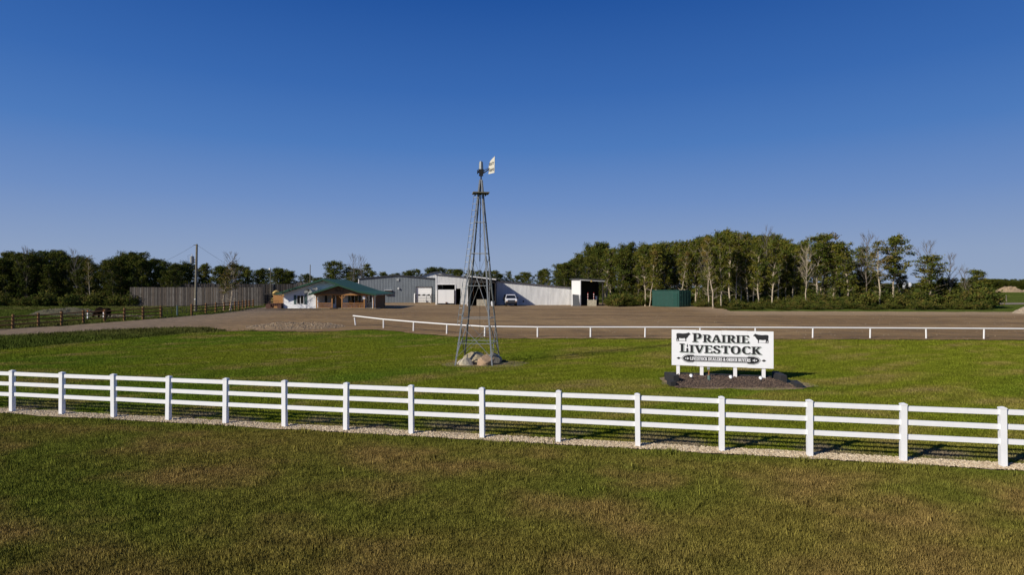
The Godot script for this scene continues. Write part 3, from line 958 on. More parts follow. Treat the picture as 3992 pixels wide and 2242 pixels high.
# ---------------------------------------------------------------- office
func make_office() -> void:
	var g := 1.1
	var t := thing("office_building", "white lap-sided office with green gable roof and cedar porch", "building", at(-28.6, g, 97))
	var roof_y := func(x: float) -> float:
		if x < -28.6: return 5.74 - 0.318 * (-28.6 - x)
		if x < -23.0: return 5.74 - 0.335 * (x + 28.6)
		return 3.864 - 0.18 * (x + 23.0)
	var w := MB.new()
	lap_wall(w, -34.86, -29.9, 91.6, g + 0.12, 5.6, func(x): return roof_y.call(x) - 0.2)
	lap_wall(w, -29.9, -22.0, 91.6, 3.3, 5.6, func(x): return roof_y.call(x) - 0.2)
	wall_box(w, Vector2(-34.86, 91.62), Vector2(-29.7, 91.62), g - 0.1, 3.3, 3.3, 0.15)
	wall_box(w, Vector2(-34.86, 103), Vector2(-34.86, 91.62), g - 0.1, 3.5, 3.5, 0.12)
	wall_box(w, Vector2(-22.8, 103), Vector2(-34.7, 103), g - 0.1, 3.5, 3.5, 0.12)
	var wall := put(t, "wall", w, mats.siding)
	var pw := MB.new()
	lap_wall(pw, -29.7, -22.8, 94.0, g + 0.12, 3.5, func(_x): return 3.5)
	wall_box(pw, Vector2(-29.7, 94.02), Vector2(-22.8, 94.02), g, 3.5, 3.5, 0.1)
	wall_box(pw, Vector2(-22.8, 94.0), Vector2(-22.8, 103), g, 3.5, 3.5, 0.1)
	wall_box(pw, Vector2(-29.7, 94.0), Vector2(-29.7, 91.8), g, 3.5, 3.5, 0.1)
	put(t, "porch_wall", pw, mats.siding)
	var fb := MB.new()
	fb.box(at(-32.4, g + 0.05, 91.66), Vector3(4.95, 0.26, 0.16))
	put(t, "foundation", fb, mats.concrete)
	# roof: left slope, right slope in two pitches (carried forward over the porch), small porch slope to the left
	var r := MB.new()
	slab(r, [at(-35.7, 3.483, 90.5), at(-28.6, 5.74, 90.5), at(-28.6, 5.74, 104), at(-35.7, 3.483, 104)], 0.1)
	slab(r, [at(-28.6, 5.74, 90.5), at(-26.0, 4.869, 90.5), at(-26.0, 4.869, 104), at(-28.6, 5.74, 104)], 0.1)
	slab(r, [at(-26.0, 4.869, 89.7), at(-23.0, 3.864, 89.7), at(-23.0, 3.864, 104), at(-26.0, 4.869, 104)], 0.1)
	slab(r, [at(-23.0, 3.864, 89.7), at(-20.35, 3.387, 89.7), at(-20.35, 3.387, 104), at(-23.0, 3.864, 104)], 0.1)
	slab(r, [at(-30.45, 3.47, 89.7), at(-26.0, 4.866, 89.7), at(-26.0, 4.866, 91.6), at(-30.45, 3.47, 91.6)], 0.1)
	var roof := put(t, "roof", r, mats.green_roof)
	var f := MB.new()
	for e in [[-35.72, 3.47, -28.6, 5.735, 90.48], [-28.6, 5.735, -26.0, 4.86, 90.48], [-26.0, 4.86, -23.0, 3.855, 89.68], [-23.0, 3.855, -20.33, 3.378, 89.68], [-30.47, 3.458, -26.0, 4.86, 89.68]]:
		f.hexa([at(e[0], e[1] - 0.24, e[4]), at(e[2], e[3] - 0.24, e[4]), at(e[2], e[3] - 0.24, e[4] - 0.04), at(e[0], e[1] - 0.24, e[4] - 0.04), at(e[0], e[1] + 0.015, e[4]), at(e[2], e[3] + 0.015, e[4]), at(e[2], e[3] + 0.015, e[4] - 0.04), at(e[0], e[1] + 0.015, e[4] - 0.04)])
	put(roof, "fascia", f, mats.green_trim)
	var s := MB.new()
	s.hexa([at(-23.0, 3.55, 89.8), at(-20.4, 3.2, 89.8), at(-20.4, 3.2, 103), at(-23.0, 3.55, 103), at(-23.0, 3.57, 89.8), at(-20.4, 3.22, 89.8), at(-20.4, 3.22, 103), at(-23.0, 3.57, 103)])
	put(t, "soffit", s, mats.soffit)
	# porch gable, beam, posts, braces
	var pg := MB.new()
	lap_wall(pg, -30.0, -22.9, 90.75, 3.42, 4.8, func(x): return (4.866 - 0.3137 * absf(x + 26.0)) - 0.12, 0.17)
	put(t, "porch_gable", pg, grained("gable_boards", 0.17, 0.115, 0.07, grain(40, 0.02, 0.6, 1.0), 0.8, Vector3(0.3, 1.2, 0.3)))
	one_box(t, "beam", at(-25.4, 3.31, 90.8), Vector3(9.2, 0.22, 0.2), mats.cedar)
	one_box(t, "porch_floor", at(-25.2, g + 0.06, 92.3), Vector3(9.2, 0.14, 3.2), mats.concrete)
	one_box(t, "step", at(-26.9, g + 0.09, 90.35), Vector3(1.1, 0.2, 0.5), mats.dark_timber)
	for x in [-29.62, -27.27, -25.77, -22.4, -21.05]:
		one_box(t, "porch_post", at(x, (g + 0.13 + 3.2) * 0.5, 90.8), Vector3(0.17, 3.2 - g - 0.13, 0.17), mats.cedar)
	for e in [[-25.77, -0.55], [-25.77, 0.55], [-27.27, 0.5], [-22.4, 0.45]]:
		var br := MB.new()
		br.beam(at(e[0] + signf(e[1]) * 0.08, 2.7, 90.8), at(e[0] + e[1], 3.2, 90.8), 0.08, 0.08)
		put(t, "brace", br, mats.cedar)
	for e in [[-29.53, -27.36], [-25.68, -22.49]]:
		var rl := MB.new()
		rl.box(at((e[0] + e[1]) * 0.5, 2.03, 90.8), Vector3(e[1] - e[0], 0.07, 0.1))
		rl.box(at((e[0] + e[1]) * 0.5, 1.32, 90.8), Vector3(e[1] - e[0], 0.07, 0.08))
		var rail := put(t, "railing", rl, mats.cedar)
		var bal := MB.new()
		var k := int((e[1] - e[0]) / 0.135)
		for i in range(1, k): bal.box(at(lerpf(e[0], e[1], float(i) / k), 1.675, 90.8), Vector3(0.045, 0.64, 0.045))
		var bo := put(rail, "balusters", bal, mats.cedar)
		bo.set_meta("kind", "stuff")
	# openings
	window(t, -32.91, -31.79, 1.86, 3.23, 91.58, 2)
	for x in [-33.16, -31.53]: one_box(t, "shutter", at(x, 2.54, 91.555), Vector3(0.4, 1.4, 0.05), mats.shutter)
	window(t, -29.45, -28.35, 1.95, 3.2, 93.97, 2, 1)
	one_box(t, "shutter", at(-27.95, 2.5, 93.94), Vector3(0.3, 1.35, 0.05), mats.shutter)
	window(t, -25.3, -24.1, 1.95, 3.2, 93.97, 2)
	for x in [-25.52, -23.88]: one_box(t, "shutter", at(x, 2.57, 93.94), Vector3(0.36, 1.3, 0.05), mats.shutter)
	var dr := one_box(t, "door", at(-27.1, 2.2, 93.95), Vector3(0.95, 2.0, 0.06), mats.cedar, Basis.IDENTITY)
	one_box(dr, "door_handle", at(-26.72, 2.15, 93.9), Vector3(0.04, 0.12, 0.05), mats.dark_metal)
	for i in 2:
		one_box(t, "side_pane", at(-22.78, 2.6, 95.2 + i * 1.5), Vector3(0.05, 1.1, 0.7), mats.glass)
	var oc := MB.new()
	oc.prism(ring(Vector2(-28.5, 5.1), Vector2(0.27, 0.27), 8), at(0, 0, 91.57), Vector3.RIGHT, Vector3.UP, 0.05)
	var ov := put(t, "gable_vent", oc, mats.white_paint)
	var ol := MB.new()
	for i in 5: ol.box(at(-28.5, 4.94 + i * 0.08, 91.505), Vector3(0.4 - absf(i - 2) * 0.07, 0.02, 0.03))
	put(ov, "louvres", ol, mats.dish_grey)
	# gutters and downspouts
	for e in [[-35.78, -34.98, 3.36, 91.2], [-20.28, -21.0, 3.27, 89.8]]:
		var gt := MB.new()
		gt.beam(at(e[0], e[2], e[3]), at(e[0], e[2], 103.8), 0.1, 0.1)
		put(t, "gutter", gt, mats.dark_trim if e[0] > -30 else mats.white_paint)
		var dsp := MB.new()
		dsp.path([at(e[0], e[2] - 0.03, e[3] + 0.2), at(lerpf(e[0], e[1], 0.3), e[2] - 0.15, e[3] + 0.3), at(e[1], e[2] - 0.32, e[3] + 0.45), at(e[1], g + 0.15, e[3] + 0.45)], [0.045, 0.045, 0.045, 0.045], 6)
		put(t, "downspout", dsp, mats.white_paint)
	# screen of dark boards along the right side of the porch
	for i in 40:
		one_box(t, "screen_board", at(-20.85, g + 1.1, 91.6 + i * 0.17), Vector3(0.04, 2.1, 0.15), mats.log)
	# brand mark of bent iron on the porch gable
	var em := MB.new()
	for e in [[[-26.6, 4.32], [-26.15, 4.42], [-25.98, 3.75], [-25.85, 3.62], [-25.75, 3.62], [-25.62, 3.75], [-25.45, 4.42], [-25.0, 4.32]], [[-26.75, 4.1], [-26.55, 4.1], [-26.45, 4.0], [-26.55, 3.9], [-26.75, 3.9], [-26.75, 4.1]], [[-26.75, 3.9], [-26.35, 3.85], [-26.05, 3.85]], [[-25.45, 4.42], [-25.4, 4.2], [-25.15, 4.2]]]:
		var pts := []
		var rr := []
		for p in e:
			pts.append(at(p[0], p[1], 90.69)); rr.append(0.022)
		em.path(pts, rr, 5)
	put(t, "brand_emblem", em, mats.dark_metal)
	# notice on the porch post
	var nt := thing("notice_board", "small white notice with blue print on the porch post", "sign", at(-22.42, 2.88, 90.66))
	one_box(nt, "board", at(-22.42, 2.88, 90.68), Vector3(0.34, 0.46, 0.03), mats.white_paint)
	for i in 3: one_box(nt, "print", at(-22.42, 2.93 - i * 0.06, 90.66), Vector3(0.22 - 0.04 * (i % 2), 0.035, 0.008), mats.blue_print)
	# dishes
	for e in [[-30.9, 3.66, 90.6, 0.56, 1.0, "large grey satellite dish on the left end of porch roof"], [-29.8, 4.13, 90.5, 0.40, 0.66, "smaller oval satellite dish above the left porch eave"]]:
		var dn := thing("satellite_dish", e[5], "satellite dish", at(e[0], e[1] - 0.5, e[2]), "dishes on the porch roof")
		var di := MB.new()
		var o := at(e[0], e[1], e[2])
		var dirv := Vector3(0.45, 0.3, 0.84).normalized() if e[3] > 0.5 else Vector3(0.1, 0.75, 0.65).normalized()
		var prof := []
		for i in 7:
			var q := float(i) / 6.0
			prof.append([maxf(0.002, e[3] * q), 0.16 * q * q])
		for i in range(6, -1, -1):
			var q := float(i) / 6.0
			prof.append([maxf(0.002, (e[3] - 0.01) * q), 0.16 * q * q - 0.02])
		di.lathe(o - dirv * 0.1, prof, 20, dirv)
		put(dn, "reflector", di, mats.dish_grey)
		var ar := MB.new()
		ar.tube(o - Vector3(0, e[3] * 0.8, 0), o + dirv * 0.55 - Vector3(0, 0.2, 0), 0.018, 0.018, 6)
		put(dn, "feed_arm", ar, mats.white_paint)
		var ms := MB.new()
		ms.path([o - dirv * 0.1, o - dirv * 0.2 - Vector3(0, 0.25, 0), at(e[0] + 0.25, roof_y_porch(e[0] + 0.25), 90.6)], [0.03, 0.03, 0.03], 6)
		put(dn, "mast", ms, mats.dark_metal)
	# porch chairs
	for k in 3:
		var x: float = [-24.95, -23.95, -23.2][k]
		var ch := thing("porch_chair", ["brown wooden chair nearest the office door, behind railing", "brown wooden chair in the middle of three on the porch", "brown wooden chair nearest the notice post on the porch"][k], "chair", at(x, g + 0.13, 92.4), "wooden chairs on the office porch")
		one_box(ch, "seat", at(x, g + 0.58, 92.4), Vector3(0.55, 0.05, 0.5), mats.cedar)
		one_box(ch, "backrest", at(x, g + 0.98, 92.66), Vector3(0.55, 0.55, 0.05), mats.cedar)
		for a in [-0.24, 0.24]:
			for b in [-0.22, 0.22]: one_box(ch, "leg", at(x + a, g + 0.34, 92.4 + b), Vector3(0.05, 0.43, 0.05), mats.cedar)

func roof_y_porch(x: float) -> float:
	return 4.866 - 0.3137 * absf(x + 26.0)

# ---------------------------------------------------------------- sheds
func make_sheds() -> void:
	var g := 1.1
	# grey metal shed
	var t := thing("grey_metal_shed", "grey ribbed metal shed with overhead door behind the office", "shed", at(-24.5, g, 140))
	var top_a := func(s: float) -> float: return 6.35 + 0.7 - 0.0859 * absf(s - 8.15)
	var w := MB.new()
	rib_wall(w, Vector2(-32.7, 128), Vector2(-16.4, 128), g - 0.1, top_a, [[12.15, 15.6, 4.53]], 0.33, 0.05)
	rib_wall(w, Vector2(-32.7, 153), Vector2(-32.7, 128), g - 0.1, func(_s): return 6.34, [], 0.33, 0.04)
	rib_wall(w, Vector2(-16.4, 128), Vector2(-16.4, 153), g - 0.1, func(_s): return 6.34, [], 0.33, 0.04)
	put(t, "wall", w, mats.grey_sheet)
	var r := MB.new()
	for e in [[-32.9, -24.55], [-16.2, -24.55]]:
		slab(r, [at(e[0], 6.4, 127.6), at(e[1], 7.12, 127.6), at(e[1], 7.12, 153.2), at(e[0], 6.4, 153.2)], 0.14)
	put(t, "roof", r, mats.dark_trim)
	var tr := MB.new()
	tr.box(at(-32.74, 5.5, 127.9), Vector3(0.16, 1.75, 0.12))
	put(t, "corner_trim", tr, mats.white_paint)
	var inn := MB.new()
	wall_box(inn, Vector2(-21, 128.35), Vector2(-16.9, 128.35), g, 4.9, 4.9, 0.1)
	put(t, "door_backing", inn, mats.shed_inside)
	for i in 5:
		var dp := one_box(t, "door_panel", at(-18.82, g + 0.35 + i * 0.685, 128.26), Vector3(3.4, 0.675, 0.06), mats.white_paint)
		if i == 2:
			for k in 3: one_box(dp, "pane", at(-19.9 + k * 1.08, g + 0.35 + i * 0.685, 128.215), Vector3(0.5, 0.26, 0.02), mats.glass)
	var fr := MB.new()
	for x in [-20.55, -17.1]: fr.box(at(x, 2.85, 128.1), Vector3(0.1, 3.5, 0.36))
	fr.box(at(-18.82, 4.58, 128.1), Vector3(3.55, 0.1, 0.36))
	put(t, "door_frame", fr, mats.dark_trim)
	one_box(t, "vent_box", at(-24.4, 6.05, 127.9), Vector3(0.55, 0.5, 0.2), mats.dish_grey)
	var hood := one_box(t, "window_hood", at(-26.35, 3.3, 127.75), Vector3(1.5, 1.0, 0.4), mats.dark_metal)
	one_box(hood, "hood_top", at(-26.35, 3.83, 127.72), Vector3(1.6, 0.06, 0.5), mats.white_paint)
	var lampb := MB.new()
	lampb.lathe(at(-24.2, 4.1, 127.7), [[0.04, 0.35], [0.14, 0.2], [0.2, 0.0], [0.18, -0.05]], 10)
	put(t, "wall_lamp", lampb, mats.lamp_glass)
	# bollards and barrier in front of its door
	for k in 2:
		var bo := MB.new()
		bo.lathe(at([-20.55, -17.15][k], g, 126.5), [[0.16, 0.0], [0.16, 1.95], [0.12, 2.04], [0.02, 2.07]], 12)
		single("bollard", ["white pipe bollard left of the grey shed's overhead door", "white pipe bollard right of the grey shed's overhead door"][k], "bollard", at([-20.55, -17.15][k], g, 126.5), bo, mats.white_paint, "bollards at the grey shed door")
	var bt := thing("barrier_gate", "dark pipe gate across the grey shed's overhead door", "gate", at(-18.4, g, 126.1))
	for i in 6:
		var b := MB.new()
		b.tube(at(-20.35, g + 0.15 + i * 0.32, 126.1), at(-16.2, g + 0.15 + i * 0.32, 126.1), 0.045, 0.045, 6)
		put(bt, "rail", b, mats.dark_metal)
	for x in [-20.35, -18.0, -16.2]: one_box(bt, "upright", at(x, g + 0.9, 126.1), Vector3(0.07, 1.8, 0.05), mats.dark_metal)
	for i in 3: one_box(bt, "plate", at(-19.6 + i * 1.02, g + 1.7, 126.04), Vector3(0.55, 0.26, 0.03), mats.dark_metal)
	# gable-ended shed farther back
	t = thing("far_gable_shed", "pale ribbed gable shed rising behind the white shed", "shed", at(-18.4, g, 150))
	w = MB.new()
	rib_wall(w, Vector2(-27.4, 146), Vector2(-9.4, 146), g - 0.1, func(s): return 8.25 - 0.262 * absf(s - 9.0), [], 0.35, 0.04)
	put(t, "wall", w, mats.white_sheet)
	r = MB.new()
	for e in [[-27.7, -18.4], [-9.1, -18.4]]:
		slab(r, [at(e[0], 5.86, 145.5), at(e[1], 8.34, 145.5), at(e[1], 8.34, 165), at(e[0], 5.86, 165)], 0.12)
	put(t, "roof", r, mats.dark_roof)
	# white shed with the big opening
	t = thing("white_metal_shed", "white ribbed shed with a wide open bay and narrow doorway", "shed", at(-11.3, g, 120))
	w = MB.new()
	rib_wall(w, Vector2(-14.4, 114), Vector2(-8.0, 114), g - 0.1, func(s): return 6.85 - 0.088 * s, [[0.22, 3.56, 4.94], [3.76, 4.62, 4.2]], 0.22, 0.03)
	rib_wall(w, Vector2(-14.4, 134), Vector2(-14.4, 114), g - 0.1, func(_s): return 6.8, [], 0.3, 0.03)
	put(t, "wall", w, mats.white_sheet)
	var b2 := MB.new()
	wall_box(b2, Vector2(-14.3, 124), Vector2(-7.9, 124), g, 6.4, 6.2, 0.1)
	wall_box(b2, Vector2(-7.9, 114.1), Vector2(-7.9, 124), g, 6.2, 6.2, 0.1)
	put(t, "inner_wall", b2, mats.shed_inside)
	r = MB.new()
	slab(r, [at(-14.6, 6.95, 113.7), at(-7.8, 6.35, 113.7), at(-7.8, 6.35, 134), at(-14.6, 6.95, 134)], 0.1)
	put(t, "roof", r, mats.dark_roof)
	tr = MB.new()
	tr.box(at(-14.44, 3.95, 113.95), Vector3(0.2, 5.9, 0.12))
	tr.box(at(-12.5, 5.0, 113.94), Vector3(3.5, 0.12, 0.1))
	tr.box(at(-10.78, 3.0, 113.94), Vector3(0.14, 4.0, 0.1))
	put(t, "trim", tr, mats.white_paint)
	var sl := thing("parked_trailer", "white box trailer parked tail-out in the open bay", "trailer", at(-12.48, g, 115))
	one_box(sl, "box", at(-12.48, 2.67, 116.2), Vector3(3.02, 2.6, 6.0), mats.white_paint)
	for x in [-13.24, -11.72]: one_box(sl, "rear_door", at(x, 2.66, 113.17), Vector3(1.49, 2.5, 0.05), mats.white_paint)
	one_box(sl, "bumper", at(-12.48, 1.3, 113.12), Vector3(3.0, 0.12, 0.12), mats.dark_metal)
	one_box(sl, "hitch", at(-12.4, 1.5, 113.05), Vector3(0.3, 0.28, 0.16), mats.rust)
	for x in [-13.7, -11.26]:
		var wh := MB.new()
		wh.tube(at(x - 0.12, 1.42, 116.0), at(x + 0.12, 1.42, 116.0), 0.38, 0.38, 16)
		put(sl, "wheel", wh, mats.tyre)
	# dark loading shed that stands forward
	t = thing("loading_shed", "open-fronted black loading shed with white eave line behind windmill", "shed", at(-5.35, g, 112))
	w = MB.new()
	wall_box(w, Vector2(-7.8, 124), Vector2(-7.8, 105.6), g, 6.45, 6.45, 0.12)
	wall_box(w, Vector2(-2.9, 105.6), Vector2(-2.9, 124), g, 5.85, 5.85, 0.12)
	wall_box(w, Vector2(-7.8, 124), Vector2(-2.9, 124), g, 6.45, 5.85, 0.12)
	wall_box(w, Vector2(-7.8, 105.6), Vector2(-2.9, 105.6), 5.2, 6.45, 5.85, 0.08)
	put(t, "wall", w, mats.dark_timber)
	r = MB.new()
	slab(r, [at(-8.0, 6.6, 105.1), at(-2.75, 5.98, 105.1), at(-2.75, 5.98, 124.3), at(-8.0, 6.6, 124.3)], 0.1)
	put(t, "roof", r, mats.dark_roof)
	tr = MB.new()
	tr.beam(at(-7.95, 6.42, 105.05), at(-2.78, 5.8, 105.05), 0.16, 0.06, Vector3.FORWARD)
	put(t, "eave_line", tr, mats.white_paint)
	one_box(t, "corner_board", at(-7.86, 3.7, 105.5), Vector3(0.12, 5.2, 0.12), mats.white_paint)
	for x in [-7.0, -5.6, -4.2]: one_box(t, "upright", at(x, 3.2, 108.5), Vector3(0.12, 4.2, 0.12), mats.cedar)
	one_box(t, "crossbar", at(-5.4, 2.6, 108.4), Vector3(4.6, 0.15, 0.1), mats.dark_timber)
	var cb := MB.new()
	cb.box(at(-5.35, g + 0.58, 106.0), Vector3(1.75, 1.2, 1.0))
	single("concrete_block", "tan concrete block at the mouth of the black loading shed", "concrete block", at(-5.35, g, 106.0), cb, mats.concrete, "concrete loading blocks")
	# long low white shed
	t = thing("long_white_shed", "long white ribbed metal shed sloping down to the right", "shed", at(4, g, 118))
	w = MB.new()
	rib_wall(w, Vector2(-2.85, 110.8), Vector2(11.1, 110.8), g - 0.1, func(s): return 5.59 - 0.0889 * s, [], 0.24, 0.03)
	rib_wall(w, Vector2(11.1, 110.8), Vector2(11.1, 130), g - 0.1, func(_s): return 4.3, [], 0.3, 0.03)
	put(t, "wall", w, mats.white_sheet)
	r = MB.new()
	slab(r, [at(-2.85, 5.68, 110.4), at(11.2, 4.43, 110.4), at(11.2, 4.43, 130), at(-2.85, 5.68, 130)], 0.1)
	put(t, "roof", r, mats.dark_roof)
	one_box(t, "wall_box", at(2.1, 1.85, 110.72), Vector3(0.26, 0.3, 0.15), mats.dark_metal)
	# shed at the right end
	t = thing("tall_end_shed", "tall narrow shed with white side wall and dark open front", "shed", at(13.8, g, 108))
	var A := Vector2(12.1, 105.6)
	var B := Vector2(16.2, 106.2)
	var C := Vector2(15.6, 111.2)
	var D := Vector2(11.0, 110.4)
	w = MB.new()
	wall_box(w, D, A, g - 0.1, 5.95, 5.88, 0.1)
	put(t, "side_wall", w, mats.white_paint)
	w = MB.new()
	wall_box(w, C, D, g - 0.1, 5.7, 5.8, -0.1)
	wall_box(w, Vector2(15.85, 109.2), C, g - 0.1, 5.6, 5.6, 0.1)
	put(t, "back_wall", w, mats.dark_timber)
	w = MB.new()
	for p in [Vector2(12.18, 105.7), Vector2(16.1, 106.25)]: one_box(t, "corner_post", at(p.x, 3.4, p.y), Vector3(0.18, 4.8, 0.18), mats.dark_timber)
	r = MB.new()
	slab(r, [at(11.75, 6.0, 105.2), at(16.6, 5.78, 105.8), at(16.0, 5.78, 111.5), at(10.6, 6.0, 110.7)], 0.12)
	put(t, "roof", r, mats.dark_roof)
	tr = MB.new()
	tr.beam(at(12.0, 5.72, 105.35), at(16.4, 5.5, 105.95), 0.12, 0.05, Vector3.FORWARD)
	put(t, "eave_line", tr, mats.white_paint)
	one_box(t, "corner_board", at(12.06, 3.45, 105.5), Vector3(0.1, 4.7, 0.1), mats.white_paint)
	var lp := MB.new()
	lp.lathe(at(14.0, 5.42, 105.35), [[0.03, 0.3], [0.12, 0.18], [0.2, 0.0], [0.17, -0.04]], 10)
	put(t, "eave_lamp", lp, mats.hay)
	cb = MB.new()
	cb.box(at(14.1, g + 0.55, 105.7), Vector3(1.6, 1.12, 0.8), Basis(Vector3.UP, -0.12))
	single("concrete_block", "tan concrete block inside the tall end shed's dark opening", "concrete block", at(14.1, g, 105.7), cb, mats.concrete, "concrete loading blocks")
	for k in 2:
		var po := thing("striped_post", ["left red and white striped post in the end shed", "right red and white striped post in the end shed"][k], "post", at([13.45, 14.5][k], g + 1.1, 106.3), "striped posts in the end shed")
		for i in 6:
			one_box(po, "band", at([13.45, 14.5][k], g + 1.2 + i * 0.22, 106.3), Vector3(0.09, 0.215, 0.09), mats.white_paint if i % 2 == 0 else mats.red_paint)
		one_box(po, "stem", at([13.45, 14.5][k], g + 0.55, 106.3), Vector3(0.05, 1.1, 0.05), mats.dark_metal)
	for k in 2:
		one_box(t, "wall_plate", at(15.85, [3.65, 2.0][k], 106.05), Vector3([0.28, 0.18][k], [0.6, 0.55][k], 0.05), mats.white_paint)
	var pn := thing("leaning_panel", "grey sheet panel leaning against the end shed's white side", "panel", at(11.2, g, 105.4), "", 0.18)
	var pb := MB.new()
	pb.hexa([Vector3(-0.6, 0, 0.3), Vector3(0.6, 0, 0.3), Vector3(0.6, 0, 0.24), Vector3(-0.6, 0, 0.24), Vector3(-0.55, 2.1, 0.04), Vector3(0.6, 2.0, 0.04), Vector3(0.6, 2.0, -0.02), Vector3(-0.55, 2.1, -0.02)])
	put(pn, "sheet", pb, mats.galvanised_dull)
	one_box(pn, "edge_post", Vector3(-0.72, 1.05, 0.1), Vector3(0.12, 2.15, 0.12), mats.white_paint)
	one_box(pn, "edge_post", Vector3(0.72, 1.0, 0.1), Vector3(0.12, 2.0, 0.12), mats.white_paint)

# ---------------------------------------------------------------- fences
func make_board_fence() -> void:
	var xs := [-21.8, -19.7, -17.58, -15.49, -13.4, -11.3, -9.2, -7.13, -5.08, -3.0, -0.86, 1.31, 3.46, 5.6, 7.72, 9.84, 11.97, 14.1, 16.2]
	var t := thing("board_fence", "white three-rail vinyl fence running across the foreground", "fence", on_land(0, fence_d(0)))
	var pm := MB.new()
	pm.box(Vector3(0, 0.66, 0), Vector3(0.135, 1.56, 0.135))
	var cap := MB.new()
	cap.box(Vector3(0, 1.455, 0), Vector3(0.15, 0.025, 0.15))
	cap.tbox(Vector3(0, 1.47, 0), Vector2(0.15, 0.15), Vector3(0, 1.495, 0), Vector2(0.04, 0.04))
	var post := pm.commit(Vector3.ZERO)
	var top := cap.commit(Vector3.ZERO)
	var turn := Basis(Vector3.UP, atan2(0.2189, 1.0) * -1.0)
	for i in xs.size():
		var p := on_land(xs[i], fence_d(xs[i]))
		var tilt := Basis(Vector3.FORWARD, rng.randf_range(-0.014, 0.014)) * Basis(Vector3.UP, rng.randf_range(-0.03, 0.03) + 0.215 * -1.0)
		var o := share(t, "post", post, mats.white_vinyl, Transform3D(tilt, p - t.position))
		share(o, "post_cap", top, mats.white_vinyl, Transform3D.IDENTITY)
		if i + 1 < xs.size():
			var q := on_land(xs[i + 1], fence_d(xs[i + 1]))
			for y in [1.36, 1.003, 0.64]:
				var r := MB.new()
				var dir := (q - p).normalized()
				var a := p + dir * 0.06 + Vector3(0, y + rng.randf_range(-0.006, 0.006), 0)
				var b := q - dir * 0.06 + Vector3(0, y + rng.randf_range(-0.006, 0.006), 0)
				r.beam(a, b, 0.125, 0.045, Vector3(0.0, 0.0, 1.0))
				put(t, "rail", r, mats.white_vinyl)

func make_pipe_fence() -> void:
	var ps := [Vector2(-15.27, 58.5), Vector2(-12.0, 55.9), Vector2(-8.81, 53.5), Vector2(-5.61, 51.4), Vector2(-2.27, 49.6), Vector2(2.09, 49.1), Vector2(6.43, 49.05), Vector2(10.88, 49), Vector2(15.37, 48.9), Vector2(19.83, 48.8), Vector2(24.4, 48.6), Vector2(28.94, 48.4), Vector2(33.34, 48.2), Vector2(37.78, 47.95), Vector2(42.2, 47.7), Vector2(46.6, 47.4)]
	var t := thing("pipe_fence", "low white single-rail pipe fence along the yard edge", "fence", on_land(0, 49))
	for i in ps.size():
		var p := on_land(ps[i].x, ps[i].y)
		var b := MB.new()
		b.tube(p - Vector3(0, 0.1, 0), p + Vector3(rng.randf_range(-0.03, 0.03) - (0.12 if i == 0 else 0.0), 0.80, 0), 0.062, 0.062, 8)
		put(t, "post", b, mats.white_paint)
		if i + 1 < ps.size():
			var q := on_land(ps[i + 1].x, ps[i + 1].y)
			b = MB.new()
			b.tube(p + Vector3(-0.25 if i == 0 else 0.0, 0.86 + (0.1 if i == 0 else 0.0), 0), q + Vector3(0, 0.86, 0), 0.058, 0.058, 8)
			put(t, "rail", b, mats.white_paint)

const LOGS := [[-49.2, 51.4], [-47.9, 53.2], [-46.35, 55.6], [-45.3, 57.3], [-44.3, 58.9], [-43.2, 60.4], [-42.1, 61.9], [-41.05, 63.4], [-40.05, 65.0], [-39.2, 66.9], [-38.2, 71.4], [-38.2, 74.7], [-38.6, 78.0], [-39.05, 81.3], [-39.5, 83.9], [-39.9, 86.2], [-40.3, 88.3], [-40.7, 90.5], [-41.2, 92.7], [-41.7, 95.1], [-42.3, 97.9]]

func make_log_fence() -> void:
	var t := thing("log_fence", "brown three-rail log fence along the far side of the drive", "fence", on_land(-42, 62))
	for i in LOGS.size():
		var p := on_land(LOGS[i][0], LOGS[i][1])
		var b := MB.new()
		b.tube(p - Vector3(0, 0.2, 0), p + Vector3(rng.randf_range(-0.04, 0.04), 1.32 + rng.randf_range(-0.04, 0.06), 0), 0.12, 0.11, 8)
		put(t, "post", b, mats.log)
		if i + 1 < LOGS.size() and i != 9:
			var q := on_land(LOGS[i + 1][0], LOGS[i + 1][1])
			for y in [1.13, 0.78, 0.42]:
				b = MB.new()
				b.tube(p + Vector3(0, y + rng.randf_range(-0.04, 0.04), 0.05), q + Vector3(0, y + rng.randf_range(-0.04, 0.04), 0.05), 0.068, 0.06, 6)
				put(t, "rail", b, mats.log)
	# pair of steel gates in the gap
	var p0 := on_land(LOGS[9][0], LOGS[9][1])
	var p1 := on_land(LOGS[10][0], LOGS[10][1])
	for k in 2:
		var a := p0.lerp(p1, 0.04 + 0.5 * k)
		var b := p0.lerp(p1, 0.48 + 0.48 * k)
		var g := thing("steel_gate", ["dark steel farm gate leaf, left of the pair in the log fence", "dark steel farm gate leaf, right of the pair in the log fence"][k], "gate", a, "steel gates in the log fence")
		for y in [1.2, 0.95, 0.68, 0.42, 0.16]:
			var m := MB.new()
			m.tube(a + Vector3(0, y, 0), b + Vector3(0, y, 0), 0.022, 0.022, 6)
			put(g, "rail", m, mats.dark_metal)
		for s in 4:
			var m := MB.new()
			var q := a.lerp(b, s / 3.0)
			m.tube(q + Vector3(0, 0.16 if s % 3 == 0 else 0.42, 0), q + Vector3(0, 1.2 if s % 3 == 0 else 0.95, 0), 0.022, 0.022, 6)
			put(g, "upright", m, mats.dark_metal)
	var gp := MB.new()
	var mid := p0.lerp(p1, 0.51)
	gp.tube(mid - Vector3(0, 0.2, 0), mid + Vector3(0, 1.3, 0), 0.07, 0.07, 8)
	single("gate_post", "green steel post between the two farm gates", "post", mid, gp, mats.grey_green)

